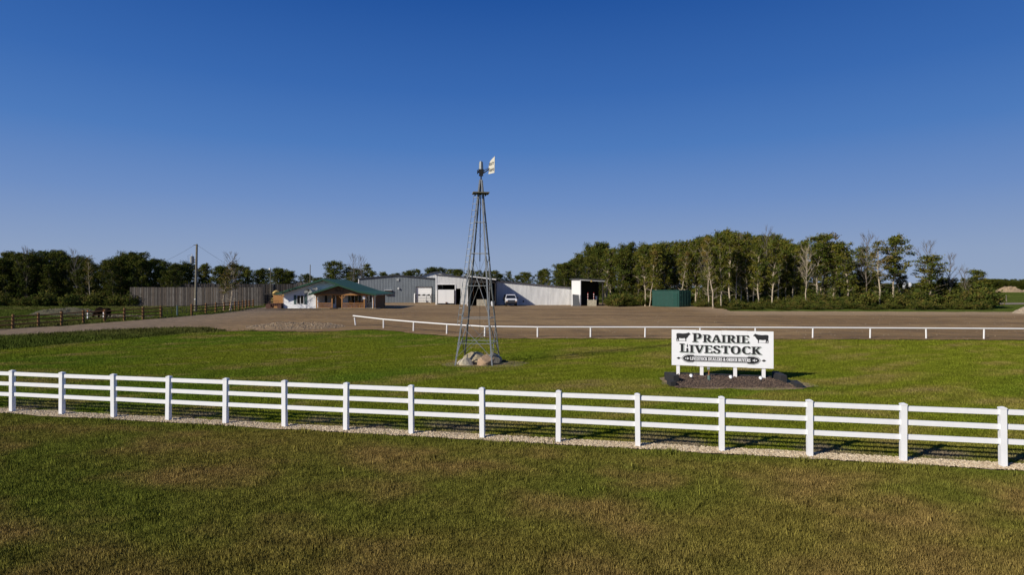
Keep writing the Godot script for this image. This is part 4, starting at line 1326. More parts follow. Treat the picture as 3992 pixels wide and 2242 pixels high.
func make_windbreaks() -> void:
	# the tall plank screen nearest the drive: every board a part
	var t := thing("plank_windbreak", "tall weathered grey plank windbreak behind the log fence", "fence", at(-54, 1.1, 102.6))
	var meshes := []
	for k in 3:
		var b := MB.new()
		b.box(Vector3(0, 1.66, 0), Vector3(0.142, 3.32 + 0.03 * k, 0.03))
		meshes.append(b.commit(Vector3.ZERO))
	var k := 0
	var x := -65.4
	while x < -42.6:
		var gap := 0.152 if x < -48 else 0.152 + 0.05 * (x + 48) / 5.4
		share(t, "board", meshes[rng.randi() % 3], mats["plank_%d" % (rng.randi() % 4)], Transform3D(Basis(Vector3.UP, rng.randf_range(-0.05, 0.05)), Vector3(x + 54, rng.randf_range(-0.04, 0.04), rng.randf_range(-0.02, 0.02))))
		x += gap
		k += 1
	for y in [0.7, 2.5]: one_box(t, "cross_rail", at(-54, 1.1 + y, 102.72), Vector3(22.8, 0.14, 0.08), mats.plank_2)
	# planks farther back, joined
	for e in [[-71.5, 112.0, -43.5, 122.0, 4.0, "grey plank windbreak rising behind the left half of front one"], [-46.0, 130.0, -50.5, 150.0, 4.3, ""], [-50.6, 150.2, -46.0, 128.0, 4.35, "shaded plank windbreak seen over the right half of front one"], [-46.0, 128.0, -36.0, 128.5, 4.35, "sunlit plank windbreak behind the hay bales and office"]]:
		if e[5] == "": continue
		var a := Vector2(e[0], e[1])
		var b := Vector2(e[2], e[3])
		t = thing("plank_windbreak", e[5], "fence", at((a.x + b.x) * 0.5, 1.1, (a.y + b.y) * 0.5))
		var l := a.distance_to(b)
		var dir := (b - a) / l
		var groups := [MB.new(), MB.new(), MB.new(), MB.new()]
		var s := 0.0
		while s < l:
			var p := a + dir * s
			groups[rng.randi() % 4].box(at(p.x, 1.1 + e[4] * 0.5, p.y + rng.randf_range(-0.03, 0.03)), Vector3(0.15, e[4] + rng.randf_range(-0.06, 0.06), 0.03), Basis(Vector3.UP, atan2(dir.y, dir.x)))
			s += 0.158
		for i in 4:
			var o := put(t, "boards", groups[i], mats["plank_%d" % i])
			o.set_meta("kind", "stuff")
	# cedar board screen beside the office
	t = thing("cedar_screen", "orange-brown board screen between the wagon and office corner", "fence", at(-36.9, 1.1, 95.5))
	for i in 13:
		one_box(t, "board", at(-38.0 + i * 0.155, 1.1 + 1.04, 95.5 - i * 0.04), Vector3(0.146, 2.08 + rng.randf_range(-0.02, 0.02), 0.03), mats.cedar)
	# dark corral rails
	t = thing("corral_rails", "dark weathered corral rails behind the wagon", "fence", at(-40.5, 1.1, 104))
	for i in 8: one_box(t, "rail", at(-40.3, 1.35 + i * 0.27, 104 - i * 0.01), Vector3(5.4, 0.2, 0.05), mats.dark_timber)
	for i in 4: one_box(t, "post", at(-42.5 + i * 1.6, 2.3, 104.1), Vector3(0.16, 2.5, 0.16), mats.dark_timber)

# ---------------------------------------------------------------- windmill
func make_windmill() -> void:
	var g := 0.0
	var t := thing("windmill_tower", "tall galvanised windmill tower with tail vane and no wheel", "windmill", at(-2.0, g, 34.4))
	var feet := [at(-3.22, g, 33.5), at(-1.07, g, 33.2), at(-0.7, g, 35.4), at(-2.88, g, 35.7)]
	var axis0 := at(-1.97, g, 34.45)
	var axis1 := at(-1.78, 10.9, 34.45)
	var leg_at := func(k: int, y: float) -> Vector3:
		var f := clampf(y / 10.9, 0, 1)
		var c := axis0.lerp(axis1, f)
		var off: Vector3 = feet[k] - axis0
		var w := lerpf(1.0, 0.735, y / 2.65) if y < 2.65 else lerpf(0.735, 0.075, (y - 2.65) / 7.95)
		return Vector3(c.x, y, c.z) + off * w
	for k in 4:
		for e in [[-0.05, 2.65], [2.65, 6.35], [6.35, 10.6]]:
			var b := MB.new()
			var p: Vector3 = leg_at.call(k, e[0])
			var q: Vector3 = leg_at.call(k, e[1])
			var inx: Vector3 = (axis0 - feet[k]).normalized()
			var sx := Vector3(signf(inx.x), 0, 0)
			var sz := Vector3(0, 0, signf(inx.z))
			b.beam(p + sx * 0.04, q + sx * 0.035, 0.08, 0.012, Vector3(0, 0, 1))
			b.beam(p + sz * 0.042, q + sz * 0.037, 0.012, 0.08, Vector3(0, 0, 1))
			put(t, "leg", b, mats.galvanised)
	for y in [1.26, 2.65, 4.5, 6.35, 8.15]:
		for k in 4:
			var b := MB.new()
			b.beam(leg_at.call(k, y), leg_at.call((k + 1) % 4, y), 0.055 if y < 3 else 0.04, 0.03)
			put(t, "girt", b, mats.galvanised)
	for e in [[0.45, 2.3, 0.045], [2.75, 6.2, 0.04], [6.4, 8.1, 0.014], [8.2, 9.8, 0.012]]:
		for k in 4:
			for s in 2:
				var b := MB.new()
				b.beam(leg_at.call(k, e[0] if s == 0 else e[1]), leg_at.call((k + 1) % 4, e[1] if s == 0 else e[0]), e[2], e[2] * 0.4)
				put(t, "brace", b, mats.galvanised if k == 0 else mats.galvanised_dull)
	# platform
	var c := axis0.lerp(axis1, 0.9)
	var turn := Basis(Vector3.UP, 0.14)
	for i in 4:
		one_box(t, "platform_board", Vector3(c.x, 9.83, c.z) + turn * Vector3(0, 0, -0.33 + 0.22 * i), Vector3(0.94, 0.05, 0.2), mats.pole_wood, turn)
	for s in [-0.3, 0.3]: one_box(t, "platform_joist", Vector3(c.x, 9.77, c.z) + turn * Vector3(s, 0, 0), Vector3(0.06, 0.08, 0.88), mats.dark_metal, turn)
	# ladder on the left leg
	var la := []
	var lb := []
	for i in 2:
		var y: float = [2.3, 9.75][i]
		var p: Vector3 = leg_at.call(0, y)
		la.append(p + Vector3(-0.02, 0, 0.05)); lb.append(p + Vector3(-0.19, 0, -0.05 + 0.05 * i))
	var lr := MB.new()
	lr.beam(lb[0], lb[1], 0.03, 0.02)
	var ladder := put(t, "ladder", lr, mats.galvanised)
	for i in 20:
		var f := (i + 0.5) / 20.0
		var r := MB.new()
		r.tube(la[0].lerp(la[1], f), lb[0].lerp(lb[1], f), 0.016, 0.016, 5)
		put(ladder, "rung", r, mats.galvanised)
	# pump rod
	var pr := MB.new()
	pr.tube(Vector3(c.x - 0.05, 5.9, c.z), Vector3(c.x, 10.6, c.z), 0.03, 0.03, 6)
	put(t, "pump_rod", pr, mats.dark_metal)
	var wire := MB.new()
	wire.tube(Vector3(c.x - 0.05, 1.9, c.z), Vector3(c.x - 0.05, 5.9, c.z), 0.008, 0.008, 4)
	put(t, "pull_wire", wire, mats.dark_metal)
	# mast and head
	var top := axis1
	var ms := MB.new()
	ms.tube(Vector3(top.x, 10.4, top.z), Vector3(top.x, 10.95, top.z), 0.045, 0.04, 8)
	put(t, "mast", ms, mats.dark_metal)
	var gb := MB.new()
	gb.tbox(Vector3(top.x, 10.9, top.z), Vector2(0.2, 0.24), Vector3(top.x, 11.19, top.z), Vector2(0.3, 0.36))
	gb.tube(Vector3(top.x - 0.2, 11.06, top.z), Vector3(top.x + 0.16, 11.06, top.z), 0.06, 0.06, 10)
	gb.tube(Vector3(top.x - 0.22, 11.06, top.z), Vector3(top.x - 0.17, 11.06, top.z), 0.12, 0.12, 12)
	gb.box(Vector3(top.x, 10.86, top.z), Vector3(0.24, 0.05, 0.24))
	put(t, "gearbox", gb, mats.dark_metal)
	var hd := MB.new()
	hd.lathe(Vector3(top.x, 11.17, top.z), [[0.13, 0.0], [0.125, 0.2], [0.112, 0.42], [0.09, 0.48], [0.04, 0.5], [0.01, 0.505]], 14)
	put(t, "gear_hood", hd, mats.galvanised)
	var ta := MB.new()
	var v0 := Vector3(top.x + 0.08, 10.93, top.z + 0.05)
	var vt := Vector3(top.x + 0.68, 11.22, top.z + 0.75)
	ta.beam(v0, vt, 0.045, 0.04)
	ta.beam(v0 + Vector3(0.05, 0.2, 0), vt + Vector3(-0.16, -0.02, -0.2), 0.025, 0.025)
	ta.beam(v0 + Vector3(0.12, 0.06, 0.13), v0 + Vector3(0.12, 0.2, 0.08), 0.025, 0.025)
	put(t, "tail_arm", ta, mats.dark_metal)
	# vane: it swings towards the viewer, so it is seen nearly edge on; fanned outline
	var vd := Vector3(0.56, 0.0, 0.83).normalized()
	var vu := Vector3.UP
	var vo := Vector3(top.x + 0.46, 10.82, top.z + 0.48)
	var vp := MB.new()
	vp.prism(PackedVector2Array([Vector2(0.0, 0.02), Vector2(0.62, 0.0), Vector2(0.66, 0.93), Vector2(0.57, 0.88), Vector2(0.42, 0.84), Vector2(0.18, 0.72), Vector2(0.04, 0.52)]), vo, vd, vu, 0.015)
	var vane := put(t, "tail_vane", vp, mats.vane_cream)
	for e in [["BEATTY", 0.07, 0.47, 0.53, 0.16], ["PUMPER", 0.03, 0.12, 0.57, 0.16]]:
		lettering(vane, e[0], vo - org + vd * e[1] + vu * e[2] + vd.cross(vu) * 0.0185, Basis(vd, vu, vd.cross(vu)), e[3], e[4], mats.black_paint, false)
	# boulders
	boulder("boulder", "white-and-tan flaky boulder at the windmill's front left foot", Vector3(-2.62, 0.17, -33.75), Vector3(0.60, 0.36, 0.40), 3, Color(0.62, 0.54, 0.40), -0.2)
	boulder("boulder", "pinkish-brown angular boulder at the windmill's front right foot", Vector3(-1.5, 0.2, -33.75), Vector3(0.60, 0.46, 0.44), 9, Color(0.52, 0.35, 0.22), 0.25)
	boulder("boulder", "long smooth tan boulder at the back of the windmill pile", Vector3(-2.0, 0.26, -34.45), Vector3(0.85, 0.44, 0.5), 5, Color(0.46, 0.385, 0.25), 0.25)
	boulder("boulder", "dark grey square-shouldered boulder right of the windmill pile", Vector3(-1.05, 0.3, -34.65), Vector3(0.48, 0.46, 0.48), 12, Color(0.30, 0.27, 0.22), 0.6)
	var wl := MB.new()
	wl.tube(at(-0.8, 0.1, 35.1), at(-0.35, 0.1, 35.2), 0.05, 0.05, 8)
	single("well_pipe", "short rusty pipe lying at the windmill's back right foot", "pipe", at(-0.6, 0.1, 35.15), wl, mats.rust)

func lettering(parent: Node, text: String, pos: Vector3, bs: Basis, w: float, h: float, m: Material, serif := true) -> void:  # raised lettering whose lower left corner is at pos, w wide and h tall
	var tm := TextMesh.new()
	var f := SystemFont.new()
	f.font_names = PackedStringArray(["Droid Serif" if serif else "Droid Sans"])
	f.font_weight = 700
	tm.font = f
	tm.text = text
	tm.font_size = 64
	tm.depth = 0.2
	var bb := tm.get_aabb()
	var s := Vector3(w / bb.size.x, h / bb.size.y, 0.02)
	var o := MeshInstance3D.new()
	o.name = "lettering"
	o.mesh = tm
	o.material_override = m
	o.transform = Transform3D(Basis(bs.x * s.x, bs.y * s.y, bs.z * s.z), pos - bs.x * bb.position.x * s.x - bs.y * bb.position.y * s.y)
	parent.add_child(o, true)

func boulder(called: String, label: String, pos: Vector3, size: Vector3, seed_: int, col: Color, turn: float) -> void:
	var f := FastNoiseLite.new()
	f.seed = seed_
	f.frequency = 0.9
	var r2 := RandomNumberGenerator.new()
	r2.seed = seed_
	var cuts := []
	for i in 14:
		var dv := Vector3(r2.randf_range(-1, 1), r2.randf_range(-0.3, 1), r2.randf_range(-1, 1)).normalized()
		cuts.append([dv, r2.randf_range(0.56, 0.86)])
	var mb := MB.new()
	var nu := 26
	var nv := 16
	var pts := []
	var bs := Basis(Vector3.UP, turn)
	for j in nv + 1:
		for i in nu:
			var a := TAU * i / nu
			var e := PI * (float(j) / nv - 0.5)
			var p := Vector3(cos(a) * cos(e), sin(e), sin(a) * cos(e))
			p *= 1.0 + 0.16 * f.get_noise_3dv(p * 1.6) + 0.10 * f.get_noise_3dv(p * 5.0)
			for c in cuts:
				var over: float = p.dot(c[0]) - c[1]
				if over > 0: p -= c[0] * over * 0.97
			pts.append(pos + bs * (p * size))
	for j in nv:
		for i in nu:
			var i2 := (i + 1) % nu
			var q := [pts[j * nu + i], pts[j * nu + i2], pts[(j + 1) * nu + i2], pts[(j + 1) * nu + i]]
			var tone := 1.0 + 0.55 * f.get_noise_3dv((q[0] - pos) * 9.0)
			mb.col = col * tone
			mb.quad_from(q[0], q[1], q[2], q[3], pos)
	single(called, label, "boulder", pos, mb, mats.stone, "boulders under the windmill")

# ---------------------------------------------------------------- sign
func make_sign() -> void:
	var L := 4.607
	var Hh := 1.74
	var t := thing("ranch_sign", "large white board reading PRAIRIE LIVESTOCK on four posts", "sign", at(10.02, 0.0, 28.65), "", -0.286)
	var y1 := 2.34
	var y0 := y1 - Hh
	for k in 4:
		one_box(t, "panel", Vector3(-L * 0.5 + L * (k + 0.5) / 4, (y0 + y1) * 0.5 + [0.004, -0.006, 0.003, -0.004][k], 0.0 + [0.0, 0.004, 0.001, 0.003][k]), Vector3(L / 4 - 0.004, Hh, 0.02), mats.sign_white)
	for x in [-2.0, -0.9, 0.62, 1.88]:
		one_box(t, "post", Vector3(x, y1 * 0.5 - 0.1, -0.09), Vector3(0.16, y1 - 0.1, 0.12), mats.white_paint)
	var P := func(u: float, v: float, z := 0.016) -> Vector3: return Vector3(u - L * 0.5, y1 - v, z)
	var I := Basis.IDENTITY
	for s in 2:  # grey drop shadow behind, black letters in front
		var m: Material = mats.shade_print if s == 0 else mats.black_paint
		var ox := 0.045 if s == 0 else 0.0
		var oz := 0.016 if s == 0 else 0.021
		for dup in 2:
			var e := 0.022 * dup
			var zz := oz + 0.0015 * dup
			lettering(t, "P", P.call(0.955 + ox + e, 0.58 + ox * 0.7, zz), I, 0.42, 0.43, m)
			lettering(t, "RAIRIE", P.call(1.44 + ox + e, 0.585 + ox * 0.7, zz), I, 2.08, 0.375, m)
			lettering(t, "L", P.call(0.37 + ox + e, 1.09 + ox * 0.7, zz), I, 0.38, 0.42, m)
			lettering(t, "IVESTOCK", P.call(0.82 + ox + e, 1.11 + ox * 0.7, zz), I, 3.25, 0.385, m)
	# candle in the corner of the L
	var cd := MB.new()
	cd.box(P.call(0.735, 0.99, 0.019), Vector3(0.09, 0.2, 0.008))
	cd.prism(PackedVector2Array([Vector2(0, 0), Vector2(0.035, 0.06), Vector2(0.0, 0.2), Vector2(-0.03, 0.07)]), P.call(0.735, 0.86, 0.015), Vector3.RIGHT, Vector3.UP, 0.008)
	put(t, "candle_mark", cd, mats.black_paint)
	# bull silhouettes
	var bull := PackedVector2Array([Vector2(0.0, 0.34), Vector2(0.02, 0.385), Vector2(0.10, 0.40), Vector2(0.30, 0.385), Vector2(0.45, 0.40), Vector2(0.53, 0.42), Vector2(0.575, 0.44), Vector2(0.60, 0.43), Vector2(0.67, 0.36), Vector2(0.665, 0.33), Vector2(0.61, 0.325), Vector2(0.555, 0.25), Vector2(0.52, 0.19), Vector2(0.475, 0.16), Vector2(0.46, 0.08), Vector2(0.475, 0.01), Vector2(0.43, 0.01), Vector2(0.425, 0.10), Vector2(0.40, 0.165), Vector2(0.25, 0.145), Vector2(0.13, 0.165), Vector2(0.115, 0.11), Vector2(0.13, 0.06), Vector2(0.125, 0.01), Vector2(0.09, 0.01), Vector2(0.085, 0.07), Vector2(0.05, 0.13), Vector2(0.04, 0.08), Vector2(0.05, 0.0), Vector2(0.015, 0.0), Vector2(0.0, 0.10), Vector2(0.015, 0.2)])
	for s in 2:
		var bl := MB.new()
		var shape := PackedVector2Array()
		for p in bull: shape.append(p if s == 0 else Vector2(-p.x, p.y))
		bl.prism(shape, P.call(0.22 if s == 0 else 4.39, 0.565, 0.015), Vector3.RIGHT, Vector3.UP, 0.006)
		bl.box(P.call(0.46 if s == 0 else 4.13, 0.535, 0.018), Vector3(0.42, 0.012, 0.006))
		put(t, "bull_emblem", bl, mats.black_paint)
	# banner
	var half := [Vector2(0.0, 0.115), Vector2(1.18, 0.115), Vector2(1.24, 0.165), Vector2(1.48, 0.17), Vector2(1.66, 0.11), Vector2(1.75, 0.0)]
	for layer in 3:
		var grow: float = [0.035, 0.018, 0.0][layer]
		var poly := PackedVector2Array()
		for q in [[1, 1], [1, -1], [-1, -1], [-1, 1]]:
			var seq := half.duplicate()
			if q[0] * q[1] < 0: seq.reverse()
			for p in seq:
				var w := Vector2((p.x + grow * (1.6 if p.y == 0.0 else 0.6)) * q[0], (p.y + (grow if p.y > 0 else 0.0)) * q[1])
				if poly.is_empty() or poly[-1].distance_to(w) > 0.001: poly.append(w)
		if poly[0].distance_to(poly[-1]) < 0.001: poly.remove_at(poly.size() - 1)
		var bn := MB.new()
		bn.prism(poly, P.call(2.26, 1.385, 0.012 + 0.0025 * layer), Vector3.RIGHT, Vector3.UP, 0.003)
		put(t, ["banner_edge", "banner_line", "banner"][layer], bn, mats.sign_white if layer == 1 else mats.black_paint)
	for sx in [-1.0, 1.0]:
		var orn := MB.new()
		orn.prism(PackedVector2Array([Vector2(1.82 * sx, 0.0), Vector2(1.93 * sx, 0.06), Vector2(2.03 * sx, 0.0), Vector2(1.93 * sx, -0.06)]), P.call(2.26, 1.385, 0.013), Vector3.RIGHT, Vector3.UP, 0.004)
		put(t, "banner_tip", orn, mats.black_paint)
		var kn := MB.new()
		for p in [Vector2(1.52, 0.03), Vector2(1.52, -0.03), Vector2(1.60, 0.0), Vector2(1.46, 0.0)]:
			kn.prism(ring(Vector2(p.x * sx, p.y), Vector2(0.028, 0.028), 8), P.call(2.26, 1.385, 0.0185), Vector3.RIGHT, Vector3.UP, 0.005)
		put(t, "banner_scroll", kn, mats.sign_white)
	for dup in 2:
		lettering(t, "LIVESTOCK DEALERS & ORDER BUYERS", P.call(0.87 + 0.008 * dup, 1.462, 0.0235 + 0.0012 * dup), I, 2.72, 0.155, mats.sign_white)
	# meter box under the board
	var eb := thing("meter_box", "small grey electrical box on a stake under the sign", "box", at(9.35, 0.0, 28.6))
	one_box(eb, "housing", at(9.35, 0.55, 28.5), Vector3(0.1, 0.13, 0.07), mats.dish_grey)
	one_box(eb, "stake", at(9.37, 0.27, 28.52), Vector3(0.04, 0.45, 0.04), mats.cedar)
	# bed of bark with timber ends
	var bed := MB.new()
	var nx := 44
	var nd := 24
	var hgt := func(i: int, j: int) -> Vector3:
		var u := float(i) / nx
		var v := float(j) / nd
		var d := lerpf(25.95, 28.9, v) + lerpf(0.45, -0.35, u) * v + (0.1 - u * 0.1)
		var x := lerpf(lerpf(7.15, 7.55, v), lerpf(12.55, 12.35, v), u)
		var y := 0.10 * ss(0, 0.6, v) * ss(0, 0.05, u) * ss(1, 0.95, u) + 0.035 * noise_c.get_noise_2d(x * 22, d * 22) + 0.03
		return Vector3(x, y + 0.0, -d)
	for j in nd:
		for i in nx:
			var q := [hgt.call(i, j), hgt.call(i + 1, j), hgt.call(i + 1, j + 1), hgt.call(i, j + 1)]
			bed.quad_from(q[0], q[1], q[2], q[3], q[0] - Vector3(0, 5, 0))
	structure("bark_bed", bed, mats.mulch)
	scatter("bark_chips", chip_mesh(), 5200, 31, func(r: RandomNumberGenerator):
		var i := r.randi_range(0, nx - 1)
		var j := r.randi_range(0, nd - 1)
		var p: Vector3 = hgt.call(i, j).lerp(hgt.call(i + 1, j + 1), r.randf())
		var s := r.randf_range(0.6, 1.5)
		var c := mixc(Color(0.05, 0.033, 0.025), Color(0.17, 0.115, 0.08), r.randf())
		return [Transform3D(Basis.from_euler(Vector3(r.randf() * 3, r.randf() * 6, r.randf() * 3)) * s, p), c], mats.pebble)
	var ties := [[Vector3(7.12, 0.11, -26.75), Vector3(0.24, 0.24, 0.5), 0.1, "black timber end at the front left corner of bark bed"], [Vector3(7.4, 0.2, -27.75), Vector3(0.26, 0.4, 1.1), 0.12, "black timber at the back left corner of bark bed"],
		[Vector3(12.62, 0.10, -26.55), Vector3(0.26, 0.22, 1.1), -0.22, "black timber at the front right corner of bark bed"], [Vector3(12.5, 0.22, -28.0), Vector3(0.26, 0.34, 1.5), -0.16, "black timber at the back right corner of bark bed"], [Vector3(9.9, 0.08, -28.98), Vector3(4.9, 0.26, 0.22), -0.286 + 0.02, "long black timber along the back of bark bed"]]
	for e in ties:
		var b := MB.new()
		b.box(e[0], e[1], Basis(Vector3.UP, e[2]))
		single("landscape_timber", e[3], "timber", e[0], b, mats.rail_tie, "timbers round the bark bed")
	for k in 3:
		var p: Vector3 = [at(8.35, 0.1, 27.9), at(10.05, 0.1, 27.5), at(11.3, 0.1, 27.2)][k]
		var sp := thing("spot_light", ["left of three small white spotlights below the sign", "middle of three small white spotlights below the sign", "right of three small white spotlights below the sign"][k], "spotlight", p, "spotlights in the bark bed")
		var b := MB.new()
		b.tube(p, p + Vector3(0, 0.14, 0), 0.025, 0.02, 6)
		put(sp, "stake", b, mats.dark_metal)
		b = MB.new()
		b.lathe(p + Vector3(0, 0.16, 0), [[0.03, -0.05], [0.075, 0.0], [0.085, 0.05], [0.06, 0.09], [0.01, 0.1]], 10, Vector3(0, 0.9, -0.4).normalized())
		put(sp, "lamp_head", b, mats.white_paint)
	var gb := MB.new()
	gb.lathe(at(9.08, 0.08, 27.6), [[0.07, 0.0], [0.07, 0.22], [0.05, 0.27], [0.01, 0.28]], 10)
	single("junction_post", "short dark green capped post in the bark bed", "post", at(9.08, 0.08, 27.6), gb, mats.grey_green)

func chip_mesh() -> ArrayMesh:
	var b := MB.new()
	b.box(Vector3.ZERO, Vector3(0.075, 0.012, 0.03))
	return b.commit(Vector3.ZERO)

func scatter(called: String, mesh: Mesh, count: int, seed_: int, where: Callable, m: Material) -> MultiMeshInstance3D:  # where(rng) gives [Transform3D, Color] or null
	var r := RandomNumberGenerator.new()
	r.seed = seed_
	var buf := PackedFloat32Array()
	var k := 0
	for i in count:
		var e = where.call(r)
		if e == null: continue
		var t: Transform3D = e[0]
		var c: Color = e[1]
		buf.append_array(PackedFloat32Array([t.basis.x.x, t.basis.y.x, t.basis.z.x, t.origin.x, t.basis.x.y, t.basis.y.y, t.basis.z.y, t.origin.y, t.basis.x.z, t.basis.y.z, t.basis.z.z, t.origin.z, c.r, c.g, c.b, 1.0]))
		k += 1
	var mm := MultiMesh.new()
	mm.transform_format = MultiMesh.TRANSFORM_3D
	mm.use_colors = true
	mm.mesh = mesh
	mm.instance_count = k
	mm.buffer = buf
	var o := MultiMeshInstance3D.new()
	o.name = numbered(called)
	o.multimesh = mm
	o.material_override = m
	o.set_meta("kind", "stuff")
	add_child(o)
	return o

# ---------------------------------------------------------------- vehicles, container, yard things
func make_truck() -> void:
	var t := thing("pickup_truck", "white heavy pickup truck parked nose-out by the long white shed", "truck", at(-0.25, 1.15, 106.7), "", 0.05)
	var b := MB.new()   # nose and lower body
	b.tbox(Vector3(0, 0.55, 1.9), Vector2(1.94, 2.0), Vector3(0, 1.12, 1.88), Vector2(1.98, 1.98))
	b.tbox(Vector3(0, 1.12, 1.86), Vector2(1.96, 1.94), Vector3(0, 1.3, 1.7), Vector2(1.7, 1.75))
	put(t, "hood", b, mats.truck_white)
	b = MB.new()
	b.tbox(Vector3(0, 0.55, -0.1), Vector2(1.98, 2.1), Vector3(0, 1.28, -0.1), Vector2(1.98, 2.1))
	b.tbox(Vector3(0, 1.28, -0.1), Vector2(1.94, 2.06), Vector3(0, 1.93, -0.25), Vector2(1.56, 1.35))
	b.tbox(Vector3(0, 1.93, -0.25), Vector2(1.56, 1.35), Vector3(0, 1.99, -0.25), Vector2(1.42, 1.15))
	put(t, "cab", b, mats.truck_white)
	b = MB.new()
	b.hexa([Vector3(-0.88, 1.32, 0.93), Vector3(0.88, 1.32, 0.93), Vector3(0.88, 1.32, 0.88), Vector3(-0.88, 1.32, 0.88), Vector3(-0.72, 1.89, 0.48), Vector3(0.72, 1.89, 0.48), Vector3(0.72, 1.89, 0.40), Vector3(-0.72, 1.89, 0.40)])
	put(t, "windshield", b, mats.glass)
	b = MB.new()
	b.box(Vector3(0, 0.93, 2.9), Vector3(1.28, 0.36, 0.06))
	var gr := put(t, "grille", b, mats.dark_metal)
	for y in [0.8, 0.93, 1.06]: one_box(gr, "grille_bar", Vector3(0, y, 2.94), Vector3(1.25, 0.035, 0.02), mats.chrome)
	one_box(t, "bumper", Vector3(0, 0.62, 2.96), Vector3(1.98, 0.26, 0.16), mats.dark_metal)
	one_box(t, "air_dam", Vector3(0, 0.42, 2.86), Vector3(1.6, 0.16, 0.08), mats.dark_metal)
	for s in [-1.0, 1.0]:
		one_box(t, "headlight", Vector3(0.8 * s, 0.98, 2.9), Vector3(0.3, 0.2, 0.05), mats.lamp_glass)
		one_box(t, "turn_signal", Vector3(0.8 * s, 0.83, 2.9), Vector3(0.3, 0.09, 0.05), mats.amber)
		b = MB.new()
		b.box(Vector3(1.2 * s, 1.4, 0.75), Vector3(0.2, 0.34, 0.1))
		b.box(Vector3(1.05 * s, 1.4, 0.75), Vector3(0.16, 0.04, 0.04))
		put(t, "mirror", b, mats.dark_metal)
		one_box(t, "side_window", Vector3(0.905 * s, 1.58, -0.15), Vector3(0.03, 0.4, 1.1), mats.glass, Basis(Vector3.FORWARD, 0.28 * -s))
		for z in [1.95, -1.8]:
			b = MB.new()
			b.tube(Vector3(0.74 * s, 0.39, z), Vector3(1.0 * s, 0.39, z), 0.39, 0.39, 18)
			var wh := put(t, "wheel", b, mats.tyre)
			b = MB.new()
			b.tube(Vector3(0.99 * s, 0.39, z), Vector3(1.01 * s, 0.39, z), 0.22, 0.22, 14)
			put(wh, "rim", b, mats.chrome)
	for i in 5: one_box(t, "roof_marker", Vector3(-0.5 + 0.25 * i, 2.0, 0.25), Vector3(0.1, 0.04, 0.08), mats.amber)
	b = MB.new()
	b.box(Vector3(-0.05, 0.9, -1.95), Vector3(2.35, 0.14, 1.7))
	b.box(Vector3(-0.05, 1.45, -1.2), Vector3(2.2, 1.0, 0.08))
	put(t, "flat_deck", b, mats.dark_metal)
	one_box(t, "tool_box", Vector3(-1.05, 1.25, -1.6), Vector3(0.45, 0.55, 0.9), mats.dark_metal)
	# made-up drum shape standing in for a half hidden vehicle nose
	var tk := thing("drum_stand_in", "pale drum shape standing in for a vehicle nose by the loading shed's right post", "drum", at(-3.4, 1.1, 105.0))
	b = MB.new()
	b.lathe(at(-3.4, 1.1, 105.0), [[0.3, 0.0], [0.3, 0.85], [0.27, 0.88], [0.01, 0.89]], 16)
	put(tk, "shell", b, mats.silo)
	for y in [0.3, 0.6]:
		b = MB.new()
		b.lathe(at(-3.4, 1.1 + y, 105.0), [[0.3, -0.02], [0.315, 0.0], [0.3, 0.02]], 16)
		put(tk, "rib", b, mats.silo)

